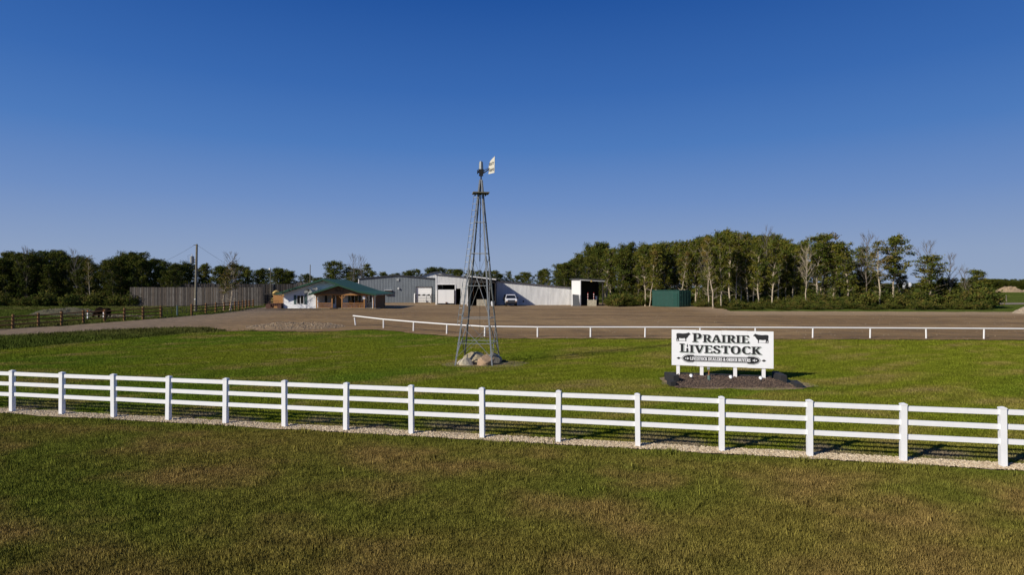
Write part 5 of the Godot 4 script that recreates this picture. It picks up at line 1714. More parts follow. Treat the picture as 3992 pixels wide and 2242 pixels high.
func make_container() -> void:
	var W := 2.44
	var Hh := 2.62
	var L := 6.06
	var t := thing("shipping_container", "dark green steel shipping container at the edge of the grove", "container", at(26.1, 1.4, 92.9), "", 0.0)
	t.rotation.y = 0.5
	org = Vector3.ZERO
	t.position = at(25.28, 1.36, 95.14)
	# local: doors face +z, long side along z
	var b := MB.new()
	for s in [-1.0, 1.0]:
		for z in [-L * 0.5 + 0.08, L * 0.5 - 0.08]: b.box(Vector3(s * (W * 0.5 - 0.08), Hh * 0.5, z), Vector3(0.16, Hh, 0.16))
		for y in [0.08, Hh - 0.06]: b.box(Vector3(s * (W * 0.5 - 0.06), y, 0), Vector3(0.12, 0.14, L - 0.32))
	for z in [-L * 0.5 + 0.08, L * 0.5 - 0.08]:
		for y in [0.08, Hh - 0.07]: b.box(Vector3(0, y, z), Vector3(W - 0.32, 0.15, 0.14))
	put(t, "frame", b, mats.container_green)
	for s in [-1.0, 1.0]:
		var w := MB.new()
		var z := -L * 0.5 + 0.16
		var pitch := (L - 0.32) / 20.0
		for i in 20:
			var cs := [0.0, 0.3, 0.5, 0.8, 1.0]
			var dp := [0.0, 0.0, 0.045, 0.045, 0.0]
			for k in 4:
				var za: float = z + pitch * (i + cs[k])
				var zb: float = z + pitch * (i + cs[k + 1])
				var xa: float = s * (W * 0.5 - 0.02 - dp[k])
				var xb: float = s * (W * 0.5 - 0.02 - dp[k + 1])
				w.quad_from(Vector3(xa, 0.14, za), Vector3(xb, 0.14, zb), Vector3(xb, Hh - 0.12, zb), Vector3(xa, Hh - 0.12, za), Vector3(0, Hh * 0.5, (za + zb) * 0.5))
		put(t, "side_panel", w, mats.container_green)
	one_box(t, "roof", Vector3(0, Hh - 0.03, 0), Vector3(W - 0.24, 0.04, L - 0.3), mats.container_green)
	one_box(t, "floor", Vector3(0, 0.14, 0), Vector3(W - 0.24, 0.08, L - 0.3), mats.dark_timber)
	one_box(t, "end_wall", Vector3(0, Hh * 0.5, -L * 0.5 + 0.08), Vector3(W - 0.3, Hh - 0.3, 0.05), mats.container_green)
	for s in [-1.0, 1.0]:
		var dr := one_box(t, "door", Vector3(s * 0.53, Hh * 0.5, L * 0.5 - 0.07), Vector3(1.04, Hh - 0.3, 0.05), mats.container_green)
		for cx in [0.3, 0.76]:
			var y := 0.22
			for hh in [0.26, 0.52, 0.17, 0.17, 0.5, 0.24]:
				var pn := MB.new()
				var c0 := Vector3(s * cx, y + hh * 0.5, L * 0.5 - 0.045)
				pn.hexa([c0 + Vector3(-0.19, -hh * 0.5, 0), c0 + Vector3(0.19, -hh * 0.5, 0), c0 + Vector3(0.19, hh * 0.5, 0), c0 + Vector3(-0.19, hh * 0.5, 0), c0 + Vector3(-0.16, -hh * 0.5 + 0.05, 0.05), c0 + Vector3(0.16, -hh * 0.5 + 0.05, 0.05), c0 + Vector3(0.16, hh * 0.5 - 0.05, 0.05), c0 + Vector3(-0.16, hh * 0.5 - 0.05, 0.05)])
				put(dr, "door_panel", pn, mats.container_green)
				y += hh + 0.07
		for cx in [0.09, 0.53]:
			var rd := MB.new()
			rd.tube(Vector3(s * cx, 0.15, L * 0.5 + 0.03), Vector3(s * cx, Hh - 0.12, L * 0.5 + 0.03), 0.02, 0.02, 6)
			put(dr, "lock_rod", rd, mats.container_green)
	var sd := one_box(t, "side_door", Vector3(-W * 0.5 - 0.005, 1.15, L * 0.5 - 0.75), Vector3(0.05, 2.0, 0.85), mats.container_green)
	one_box(sd, "door_handle", Vector3(-W * 0.5 - 0.05, 1.15, L * 0.5 - 1.1), Vector3(0.04, 0.05, 0.14), mats.chrome)

func make_poles() -> void:
	var p := on_land(-41.6, 78.7)
	var t := thing("utility_pole", "wooden utility pole carrying a grey transformer beside the log fence", "utility pole", p)
	var b := MB.new()
	b.tube(p - Vector3(0, 0.3, 0), p + Vector3(0.18, 9.0, 0), 0.19, 0.12, 12)
	put(t, "pole", b, mats.pole_wood)
	b = MB.new()
	b.lathe(p + Vector3(-0.42, 6.55, 0.05), [[0.16, -0.04], [0.26, 0.0], [0.26, 0.78], [0.2, 0.86], [0.02, 0.9]], 14)
	var tr := put(t, "transformer", b, mats.galvanised)
	b = MB.new()
	b.tube(p + Vector3(-0.42, 7.4, 0.05), p + Vector3(-0.42, 7.75, 0.05), 0.05, 0.03, 8)
	put(tr, "bushing", b, mats.white_paint)
	b = MB.new()
	b.beam(p + Vector3(-0.3, 6.95, 0.05), p + Vector3(0.1, 6.95, 0.0), 0.08, 0.1)
	b.beam(p + Vector3(-0.3, 6.65, 0.05), p + Vector3(0.1, 6.65, 0.0), 0.08, 0.1)
	put(t, "bracket", b, mats.dark_metal)
	b = MB.new()
	b.path([p + Vector3(-0.42, 7.7, 0.05), p + Vector3(-0.95, 7.5, 0.1), p + Vector3(-0.85, 6.3, 0.1), p + Vector3(-0.2, 6.3, 0.1)], [0.015, 0.015, 0.015, 0.015], 5)
	put(t, "service_loop", b, mats.dark_metal)
	one_box(t, "insulator", p + Vector3(0.05, 8.88, 0.05), Vector3(0.5, 0.07, 0.07), mats.dark_metal)
	one_box(t, "tag_plate", p + Vector3(0.02, 1.75, 0.19), Vector3(0.16, 0.12, 0.02), mats.white_paint)
	for e in [[Vector3(-0.2, 8.85, 0), at(-95, 9.6, 150), 1.1, "power line sagging left from the utility pole"], [Vector3(0.2, 8.9, 0), at(-48, 3.2, 128), 0.7, "service line dropping right from the utility pole"]]:
		var pts := []
		var rr := []
		for i in 13:
			var f := i / 12.0
			pts.append((p + e[0]).lerp(e[1], f) - Vector3(0, e[2] * 4 * f * (1 - f), 0)); rr.append(0.014)
		b = MB.new()
		b.path(pts, rr, 4)
		single("power_line", e[3], "wire", p + e[0], b, mats.dark_metal, "lines from the utility pole")
	# yard light
	var q := on_land(-48.4, 120)
	t = thing("yard_light", "pale yard light on a thin pole behind the plank windbreak", "lamp post", q)
	b = MB.new()
	b.tube(q, q + Vector3(0, 6.9, 0), 0.09, 0.06, 8)
	put(t, "pole", b, mats.pole_wood)
	b = MB.new()
	b.lathe(q + Vector3(-0.08, 6.8, 0.1), [[0.06, 0.0], [0.2, 0.1], [0.22, 0.28], [0.12, 0.4], [0.01, 0.42]], 12)
	put(t, "lamp_head", b, mats.white_paint)
	q = on_land(-42.0, 124.5)
	b = MB.new()
	b.tube(q, q + Vector3(0.05, 8.05, 0), 0.11, 0.08, 8)
	single("bare_pole", "bare dark pole rising left of the office roof ridge", "pole", q, b, mats.pole_wood)
	q = on_land(-39.5, 162)
	t = thing("yard_light", "small light on a pole just above the grey shed roof", "lamp post", q)
	b = MB.new()
	b.tube(q, q + Vector3(0, 7.8, 0), 0.09, 0.07, 8)
	put(t, "pole", b, mats.pole_wood)
	b = MB.new()
	b.lathe(q + Vector3(0, 7.7, 0.1), [[0.08, 0.0], [0.2, 0.12], [0.16, 0.3], [0.01, 0.36]], 12)
	put(t, "lamp_head", b, mats.dish_grey)

func make_yard_things() -> void:
	# old wagon
	var o := at(-36.2, 1.14, 91.6)
	var t := thing("old_wagon", "rusty old farm wagon parked against the office corner", "wagon", o)
	var b := MB.new()
	b.tbox(o + Vector3(0.15, 0.42, 0), Vector2(1.9, 0.95), o + Vector3(0.15, 0.85, 0), Vector2(2.05, 1.15))
	put(t, "box", b, mats.rust)
	for i in 7: one_box(t, "stave", o + Vector3(-0.75 + i * 0.3, 0.64, 0.58), Vector3(0.06, 0.42, 0.03), mats.rust)
	b = MB.new()
	b.path([o + Vector3(-0.8, 0.85, 0.2), o + Vector3(-0.8, 1.2, 0.2), o + Vector3(0.6, 1.25, 0.2), o + Vector3(0.6, 0.9, 0.2)], [0.03, 0.03, 0.03, 0.03], 6)
	put(t, "rack_rail", b, mats.rust)
	one_box(t, "seat_board", o + Vector3(-0.9, 1.0, 0), Vector3(0.2, 0.06, 0.9), mats.rust)
	one_box(t, "axle", o + Vector3(-0.85, 0.38, 0), Vector3(0.08, 0.08, 1.2), mats.dark_metal)
	one_box(t, "axle", o + Vector3(0.85, 0.3, 0), Vector3(0.08, 0.08, 1.2), mats.dark_metal)
	for e in [[-0.85, 0.40], [0.85, 0.32]]:
		for z in [-0.62, 0.62]:
			b = MB.new()
			b.tube(o + Vector3(e[0], e[1], z - 0.05), o + Vector3(e[0], e[1], z + 0.05), e[1], e[1], 18)
			put(t, "wheel", b, mats.rust)
	# round bales: two tiers
	var names := ["round hay bale on top, left of the pair beside the yard light", "round hay bale on top, right of the pair beside the yard light", "round hay bale on top, nearest the office roof"]
	for k in 7:
		var up := k < 3
		var x: float = [-45.6, -43.6, -41.2, -45.6, -43.9, -42.3, -40.7][k]
		var q := at(x, 1.1 + (2.0 if up else 0.75), 116.0 if up else 115.6)
		b = MB.new()
		var prof := []
		for i in 9: prof.append([0.75 - 0.12 * pow(absf(i - 4) / 4.0, 4.0) + 0.02 * sin(i * 2.1), -0.7 + i * 0.175])
		prof[0][0] = 0.6; prof[8][0] = 0.6
		b.lathe(q, prof, 20, Vector3(0.5, 0, 0.87) if k % 2 == 0 else Vector3(0.9, 0, 0.43))
		single("hay_bale", names[k] if up else "round hay bale in the shaded lower tier behind corral", "hay bale", q, b, mats.hay, "hay bales" if up else "lower hay bales")
	# marker stakes
	for k in 2:
		var q := on_land([-46.5, -44.95][k], [65.6, 65.9][k])
		t = thing("marker_stake", ["orange-topped white marker stake left of the grazing animal", "orange-topped marker stake behind the grazing animal"][k], "stake", q, "marker stakes")
		one_box(t, "shaft", q + Vector3(0, 0.36, 0), Vector3(0.1, 0.75, 0.06), mats.white_paint)
		one_box(t, "painted_tip", q + Vector3(0, 0.84, 0), Vector3(0.1, 0.2, 0.06), mats.orange_paint)
	# heaps
	heap("dirt_heap", "weedy heap of stones and dirt behind the log fence", at(-53.5, 0.75, 72.0), Vector3(4.6, 1.0, 2.4), 4, Color(0.085, 0.078, 0.042), 160)
	heap("rubble_heap", "low spread of rubble beside the drive opposite the office", at(-20.6, 0.45, 57.0), Vector3(4.8, 0.45, 2.8), 8, Color(0.30, 0.205, 0.11), 800)
	heap("stone_row", "scattered row of pale stones between log fence and grazing animal", at(-45.5, 0.62, 68.5), Vector3(5.2, 0.22, 1.0), 15, Color(0.22, 0.19, 0.14), 260)
	heap("sand_pile", "left of two tan sand piles in the far right field", on_land(264, 318), Vector3(7.0, 3.6, 5), 21, Color(0.42, 0.30, 0.18), 0)
	heap("sand_pile", "right of two tan sand piles in the far right field", on_land(283, 324), Vector3(8.0, 2.8, 5), 22, Color(0.42, 0.30, 0.18), 0)
	heap("gravel_pile", "pale gravel pile at the yard's right picture edge", on_land(65.2, 74.5), Vector3(2.6, 1.2, 2.0), 23, Color(0.45, 0.36, 0.25), 0)
	# silos
	for k in 2:
		var q := on_land([394.6, 400.2][k], 602)
		t = thing("grain_bin", ["left of two pale steel grain bins far beyond the grove", "right of two pale steel grain bins far beyond the grove"][k], "grain bin", q, "far grain bins")
		b = MB.new()
		b.lathe(q, [[1.75, 0.0], [1.75, 5.6]], 20)
		put(t, "shell", b, mats.silo)
		b = MB.new()
		b.lathe(q, [[1.85, 5.6], [0.3, 6.5], [0.05, 6.6]], 20)
		put(t, "cone_roof", b, mats.silo)
	# field fence far right
	t = thing("field_fence", "sparse wooden post fence along the far right track", "fence", on_land(104, 125))
	for i in 7:
		var q := on_land(96.0 + i * 4.1, 127.0 - i * 0.4)
		b = MB.new()
		b.tube(q, q + Vector3(rng.randf_range(-0.06, 0.06), rng.randf_range(1.0, 1.5), 0), 0.11, 0.1, 7)
		put(t, "post", b, mats.pole_wood)
	for y in [0.5, 0.9]:
		b = MB.new()
		b.tube(on_land(96, 127, y), on_land(120.6, 124.6, y), 0.01, 0.01, 4)
		put(t, "wire", b, mats.dark_metal)

func heap(called: String, label: String, pos: Vector3, size: Vector3, seed_: int, col: Color, stones: int) -> void:
	var f := FastNoiseLite.new()
	f.seed = seed_
	f.frequency = 0.35
	var t := thing(called, label, "heap", pos)
	var mb := MB.new()
	var k := 40
	var shape := func(u: float, w: float) -> Vector3:
		var q := Vector2(u, w).length()
		var hgt := maxf(0.0, 1.0 - q * q) * (0.75 + 0.5 * f.get_noise_2d(u * 6, w * 6)) + 0.06 * f.get_noise_2d(u * 40, w * 40) * (1.0 if q < 1 else 0.0)
		var p := pos + Vector3(u * size.x, 0, w * size.z)
		return Vector3(p.x, land(p.x, -p.z) + hgt * size.y - (0.03 if q > 0.98 else 0.0) + 0.03, p.z)
	for j in k:
		for i in k:
			var u0 := -1.0 + 2.0 * i / k
			var w0 := -1.0 + 2.0 * j / k
			var st := 2.0 / k
			if Vector2(u0 + st * 0.5, w0 + st * 0.5).length() > 1.03: continue
			var q := [shape.call(u0, w0), shape.call(u0 + st, w0), shape.call(u0 + st, w0 + st), shape.call(u0, w0 + st)]
			mb.col = col * (1.0 + 0.6 * f.get_noise_2d(u0 * 30, w0 * 30))
			mb.quad_from(q[0], q[1], q[2], q[3], q[0] - Vector3(0, 9, 0))
	put(t, "soil", mb, mats.dirt)
	if stones == 0: return
	var sb := MB.new()
	var r := RandomNumberGenerator.new()
	r.seed = seed_
	for i in stones:
		var a := r.randf() * TAU
		var q := sqrt(r.randf()) * 0.97
		var p: Vector3 = shape.call(cos(a) * q, sin(a) * q)
		var s := r.randf_range(0.03, 0.095)
		sb.col = mixc(Color(0.22, 0.16, 0.10), Color(0.42, 0.33, 0.22), pow(r.randf(), 1.6))
		sb.box(p + Vector3(0, s * 0.15, 0), Vector3(s * 1.3, s * 0.8, s), Basis.from_euler(Vector3(r.randf() * 3, r.randf() * 6, r.randf() * 3)))
	var o := put(t, "stones", sb, mats.pebble)
	o.set_meta("kind", "stuff")

# a body from tapered capsules joined with a smooth minimum, meshed as surface nets
func body(bones: Array, cell: float, blend: float) -> MB:
	var lo: Vector3 = bones[0][0]
	var hi := lo
	for e in bones:
		for k in [0, 2]:
			lo = lo.min(e[k] - Vector3.ONE * (e[k + 1] + cell * 3)); hi = hi.max(e[k] + Vector3.ONE * (e[k + 1] + cell * 3))
	var n := Vector3i(((hi - lo) / cell).ceil()) + Vector3i.ONE
	var val := PackedFloat32Array()
	val.resize(n.x * n.y * n.z)
	var at3 := func(p: Vector3) -> float:
		var best := 9.0
		for e in bones:
			var ab: Vector3 = e[2] - e[0]
			var t := clampf((p - e[0]).dot(ab) / ab.length_squared(), 0, 1)
			var dd: float = (p - e[0] - ab * t).length() - lerpf(e[1], e[3], t)
			var h := maxf(blend - absf(best - dd), 0.0) / blend
			best = minf(best, dd) - h * h * blend * 0.25
		return best
	for z in n.z:
		for y in n.y:
			for x in n.x: val[(z * n.y + y) * n.x + x] = at3.call(lo + Vector3(x, y, z) * cell)
	var id := {}
	var pts := []
	for z in n.z - 1:
		for y in n.y - 1:
			for x in n.x - 1:
				var sum := Vector3.ZERO
				var k := 0
				for e in 12:
					var ax := e / 4
					var u := e % 2
					var w := (e / 2) % 2
					var o := [Vector3i(0, u, w), Vector3i(u, 0, w), Vector3i(u, w, 0)][ax] as Vector3i
					var d := [Vector3i(1, 0, 0), Vector3i(0, 1, 0), Vector3i(0, 0, 1)][ax] as Vector3i
					var a := Vector3i(x, y, z) + o
					var b := a + d
					var va := val[(a.z * n.y + a.y) * n.x + a.x]
					var vb := val[(b.z * n.y + b.y) * n.x + b.x]
					if (va < 0) != (vb < 0):
						sum += Vector3(a) + Vector3(d) * (va / (va - vb)); k += 1
				if k > 0:
					id[Vector3i(x, y, z)] = pts.size()
					pts.append(lo + sum / k * cell)
	var grads := []
	for p in pts:
		grads.append(Vector3(at3.call(p + Vector3(0.02, 0, 0)) - at3.call(p - Vector3(0.02, 0, 0)), at3.call(p + Vector3(0, 0.02, 0)) - at3.call(p - Vector3(0, 0.02, 0)), at3.call(p + Vector3(0, 0, 0.02)) - at3.call(p - Vector3(0, 0, 0.02))).normalized())
	var mb := MB.new()
	for c in id:
		for ax in 3:
			var d := [Vector3i(1, 0, 0), Vector3i(0, 1, 0), Vector3i(0, 0, 1)][ax] as Vector3i
			var e1 := [Vector3i(0, 1, 0), Vector3i(0, 0, 1), Vector3i(1, 0, 0)][ax] as Vector3i
			var e2 := [Vector3i(0, 0, 1), Vector3i(1, 0, 0), Vector3i(0, 1, 0)][ax] as Vector3i
			var b: Vector3i = c + d
			if (val[(c.z * n.y + c.y) * n.x + c.x] < 0) == (val[(b.z * n.y + b.y) * n.x + b.x] < 0): continue
			var q := [c, c - e1, c - e1 - e2, c - e2]
			if not (id.has(q[1]) and id.has(q[2]) and id.has(q[3])): continue
			var i := [id[q[0]], id[q[1]], id[q[2]], id[q[3]]]
			mb.smooth(pts[i[0]], pts[i[1]], pts[i[2]], grads[i[0]], grads[i[1]], grads[i[2]])
			mb.smooth(pts[i[0]], pts[i[2]], pts[i[3]], grads[i[0]], grads[i[2]], grads[i[3]])
	return mb

func make_animal() -> void:
	# dark grazing bovine, head down to the left, high shoulders; local x forward is -x
	var o := on_land(-45.4, 66.4)
	var t := thing("grazing_bovine", "dark shaggy bovine grazing head-down behind the log fence", "cow", o)
	var V := func(x: float, y: float, z: float) -> Vector3: return o + Vector3(x, y, z)
	var bones := [
		[V.call(0.55, 0.86, 0), 0.29, V.call(-0.35, 0.83, 0), 0.35],       # barrel
		[V.call(0.62, 0.93, 0), 0.25, V.call(0.45, 0.8, 0), 0.28],         # rump
		[V.call(-0.3, 1.02, 0), 0.27, V.call(-0.45, 0.8, 0), 0.33],        # shoulders
		[V.call(-0.5, 0.88, 0), 0.24, V.call(-0.88, 0.52, 0), 0.15],       # neck
		[V.call(-0.88, 0.50, 0), 0.15, V.call(-1.08, 0.2, 0), 0.085],      # head
		[V.call(-0.86, 0.58, 0.1), 0.04, V.call(-0.84, 0.56, 0.26), 0.03], # ears
		[V.call(-0.86, 0.58, -0.1), 0.04, V.call(-0.84, 0.56, -0.26), 0.03],
		[V.call(0.82, 0.98, 0), 0.035, V.call(0.93, 0.45, 0), 0.025],      # tail
	]
	for s in [-0.16, 0.16]:
		var st := 0.06 if s > 0 else -0.08
		bones.append([V.call(-0.38 + st, 0.66, s), 0.14, V.call(-0.40 + st, 0.36, s), 0.075])
		bones.append([V.call(-0.40 + st, 0.36, s), 0.07, V.call(-0.38 + st, 0.05, s), 0.055])
		bones.append([V.call(0.58 - st, 0.72, s), 0.19, V.call(0.50 - st, 0.50, s), 0.11])
		bones.append([V.call(0.50 - st, 0.50, s), 0.10, V.call(0.66 - st, 0.34, s), 0.065])
		bones.append([V.call(0.66 - st, 0.34, s), 0.06, V.call(0.62 - st, 0.05, s), 0.055])
	put(t, "body", body(bones, 0.05, 0.12), mats.hide)

# ---------------------------------------------------------------- trees
func leafy(mb: MB, r: RandomNumberGenerator, c: Vector3, rad: Vector3, count: int, size: float, tones: Array) -> void:
	var tone: Color = tones[r.randi() % tones.size()]
	tone = tone * r.randf_range(0.8, 1.2)
	for i in count:
		var p := Vector3(r.randfn(0, 0.48), r.randfn(0, 0.48), r.randfn(0, 0.48))
		p = c + p * rad
		var nn := Vector3(r.randf_range(-1, 1), r.randf_range(-0.4, 1.2), r.randf_range(-1, 1)).normalized()
		var a := nn.cross(Vector3(r.randf_range(-1, 1), r.randf_range(-1, 1), r.randf_range(-1, 1))).normalized()
		var b := nn.cross(a)
		var s := size * r.randf_range(0.6, 1.3)
		mb.col = tone * r.randf_range(0.8, 1.55)
		var q0 := p - a * s
		var q1 := p + b * s * 0.62
		var q2 := p + a * s
		var q3 := p - b * s * 0.62
		mb.tri(q0, q1, q2, nn)
		mb.tri(q0, q2, q3, nn)

func tree_shape(kind: int, seed_: int) -> Array:  # [trunk, crown or null] for a height of 10 m; kinds: 0 leafy aspen, 1 thin aspen, 2 dense tree, 3 dead tree
	var r := RandomNumberGenerator.new()
	r.seed = seed_
	var tr := MB.new()
	var cr := MB.new()
	var pts := []
	var rad := []
	var lean := Vector3(r.randf_range(-0.5, 0.5), 0, r.randf_range(-0.5, 0.5)) * (1.4 if kind == 1 else 1.0)
	var wob := Vector3.ZERO
	var r0: float = [0.125, 0.11, 0.16, 0.12][kind]
	for i in 9:
		var f := i / 8.0
		if i > 0: wob += Vector3(r.randf_range(-0.16, 0.16), 0, r.randf_range(-0.16, 0.16))
		pts.append(Vector3(0, f * 9.5 - (0.15 if i == 0 else 0.0), 0) + lean * f + wob); rad.append(lerpf(r0, 0.02, pow(f, 0.8)))
	tr.path(pts, rad, 7)
	var stem := func(f: float) -> Vector3:
		var x := clampf(f, 0, 0.999) * 8.0
		return (pts[int(x)] as Vector3).lerp(pts[int(x) + 1], x - int(x))
	var tones := [Color(0.085, 0.094, 0.016), Color(0.125, 0.114, 0.019), Color(0.060, 0.076, 0.014)]
	if kind == 1: tones = [Color(0.118, 0.104, 0.021), Color(0.15, 0.105, 0.028), Color(0.085, 0.09, 0.017)]
	if kind == 2: tones = [Color(0.048, 0.062, 0.012), Color(0.062, 0.071, 0.013), Color(0.078, 0.078, 0.014)]
	var nb: int = [34, 20, 44, 20][kind]
	var start: float = [0.20 + 0.09 * (seed_ % 3), 0.42, 0.08, 0.30][kind]
	var wide: float = [1.3, 1.1, 2.0, 1.9][kind]
	var az := r.randf() * TAU
	for i in nb:
		var f := lerpf(start, 0.97, (i + r.randf()) / nb)
		az += 2.4 + r.randf_range(-0.5, 0.5)
		var up: float = r.randf_range(0.35, 1.2) + (0.5 if kind == 3 else 0.1)
		var q := (f - start) / (1.0 - start)
		var len_: float = wide * (0.45 + 0.75 * sin(PI * clampf(q * 0.8 + 0.18, 0, 1))) * r.randf_range(0.55, 1.15)
		var p: Vector3 = stem.call(f)
		var dir := Vector3(cos(az), up, sin(az)).normalized()
		var mid := p + dir * len_ * 0.55 + Vector3(r.randf_range(-0.12, 0.12), 0, r.randf_range(-0.12, 0.12))
		var tip := mid + (dir + Vector3(0, 0.35, 0)).normalized() * len_ * 0.5
		tr.path([p, mid, tip], [lerpf(0.05, 0.02, q), 0.025, 0.008], 4, false)
		var subs := 7 if kind == 3 else 2
		for s in subs:
			var b := p.lerp(tip, r.randf_range(0.3, 0.95))
			var d2 := (dir + Vector3(r.randf_range(-0.8, 0.8), r.randf_range(0.0, 0.8), r.randf_range(-0.8, 0.8))).normalized()
			var e := b + d2 * len_ * r.randf_range(0.3, 0.6)
			tr.path([b, e], [0.016, 0.005], 3, false)
			if kind == 3:
				for z in 2:
					var b3 := b.lerp(e, r.randf_range(0.3, 0.9))
					tr.path([b3, b3 + (d2 + Vector3(r.randf_range(-0.8, 0.8), r.randf_range(0.0, 0.8), r.randf_range(-0.8, 0.8))).normalized() * len_ * 0.28], [0.009, 0.004], 3, false)
		if kind != 3:
			var k: int = [66, 46, 74][kind]
			var size: float = [0.092, 0.085, 0.1][kind]
			for e in [[p.lerp(tip, 0.5), 0.8], [p.lerp(tip, 0.8), 1.0], [tip, 0.85]]:
				if kind == 1 and r.randf() < 0.3: continue
				if kind == 0 and r.randf() < 0.16: continue
				var c: Vector3 = e[0] + Vector3(r.randf_range(-0.25, 0.25), r.randf_range(-0.1, 0.3), r.randf_range(-0.25, 0.25))
				var cs: float = e[1] * r.randf_range(0.75, 1.2)
				leafy(cr, r, c, Vector3(0.44, 0.34, 0.44) * cs * (1.25 if kind == 2 else 1.0), int(k * cs), size, tones)
	# a few bare lower twigs
	if kind < 2:
		for i in 18:
			var p: Vector3 = stem.call(r.randf_range(0.15, 0.6))
			var a := r.randf() * TAU
			var e := p + Vector3(cos(a), r.randf_range(0.1, 0.9), sin(a)) * r.randf_range(0.5, 1.5)
			tr.path([p, p.lerp(e, 0.5) + Vector3(0, -0.05, 0), e], [0.028, 0.018, 0.008], 3, false)
	if kind != 3: leafy(cr, r, stem.call(0.999), Vector3(0.5, 0.55, 0.5), 60, 0.12, tones)
	return [tr.commit(Vector3.ZERO), cr.commit(Vector3.ZERO) if kind != 3 else null]

func bush_shape(seed_: int) -> Array:
	var r := RandomNumberGenerator.new()
	r.seed = seed_
	var tr := MB.new()
	var cr := MB.new()
	var tones := [Color(0.062, 0.078, 0.015), Color(0.085, 0.09, 0.017), Color(0.046, 0.06, 0.013), Color(0.115, 0.095, 0.024)]
	for i in 26:
		var a := r.randf() * TAU
		var q := sqrt(r.randf()) * 1.0
		var base := Vector3(cos(a) * q * 0.35, 0, sin(a) * q * 0.35)
		var tip := Vector3(cos(a) * q, r.randf_range(0.35, 1.0) * (1.0 - 0.4 * q * q) * 1.75, sin(a) * q)
		tr.path([base - Vector3(0, 0.1, 0), base.lerp(tip, 0.5) + Vector3(0, 0.1, 0), tip], [0.02, 0.014, 0.005], 3, false)
		for e in [0.45, 0.75, 1.0]:
			leafy(cr, r, base.lerp(tip, e) + Vector3(r.randf_range(-0.1, 0.1), 0, r.randf_range(-0.1, 0.1)), Vector3(0.34, 0.26, 0.34), 44, 0.07, tones)
	return [tr.commit(Vector3.ZERO), cr.commit(Vector3.ZERO)]

func plant(called: String, label: String, category: String, shape: Array, bark: Material, pos: Vector3, turn: float, scale_: Vector3, group: String, stem_name: String, crown_name: String) -> void:
	var o := Node3D.new()
	o.name = numbered(called)
	add_child(o)
	o.position = pos
	tag(o, label, category, group)
	var tr := Transform3D(Basis(Vector3.UP, turn).scaled(scale_), Vector3.ZERO)
	share(o, stem_name, shape[0], bark, tr)
	if shape[1]: share(o, crown_name, shape[1], mats.leaf, tr)

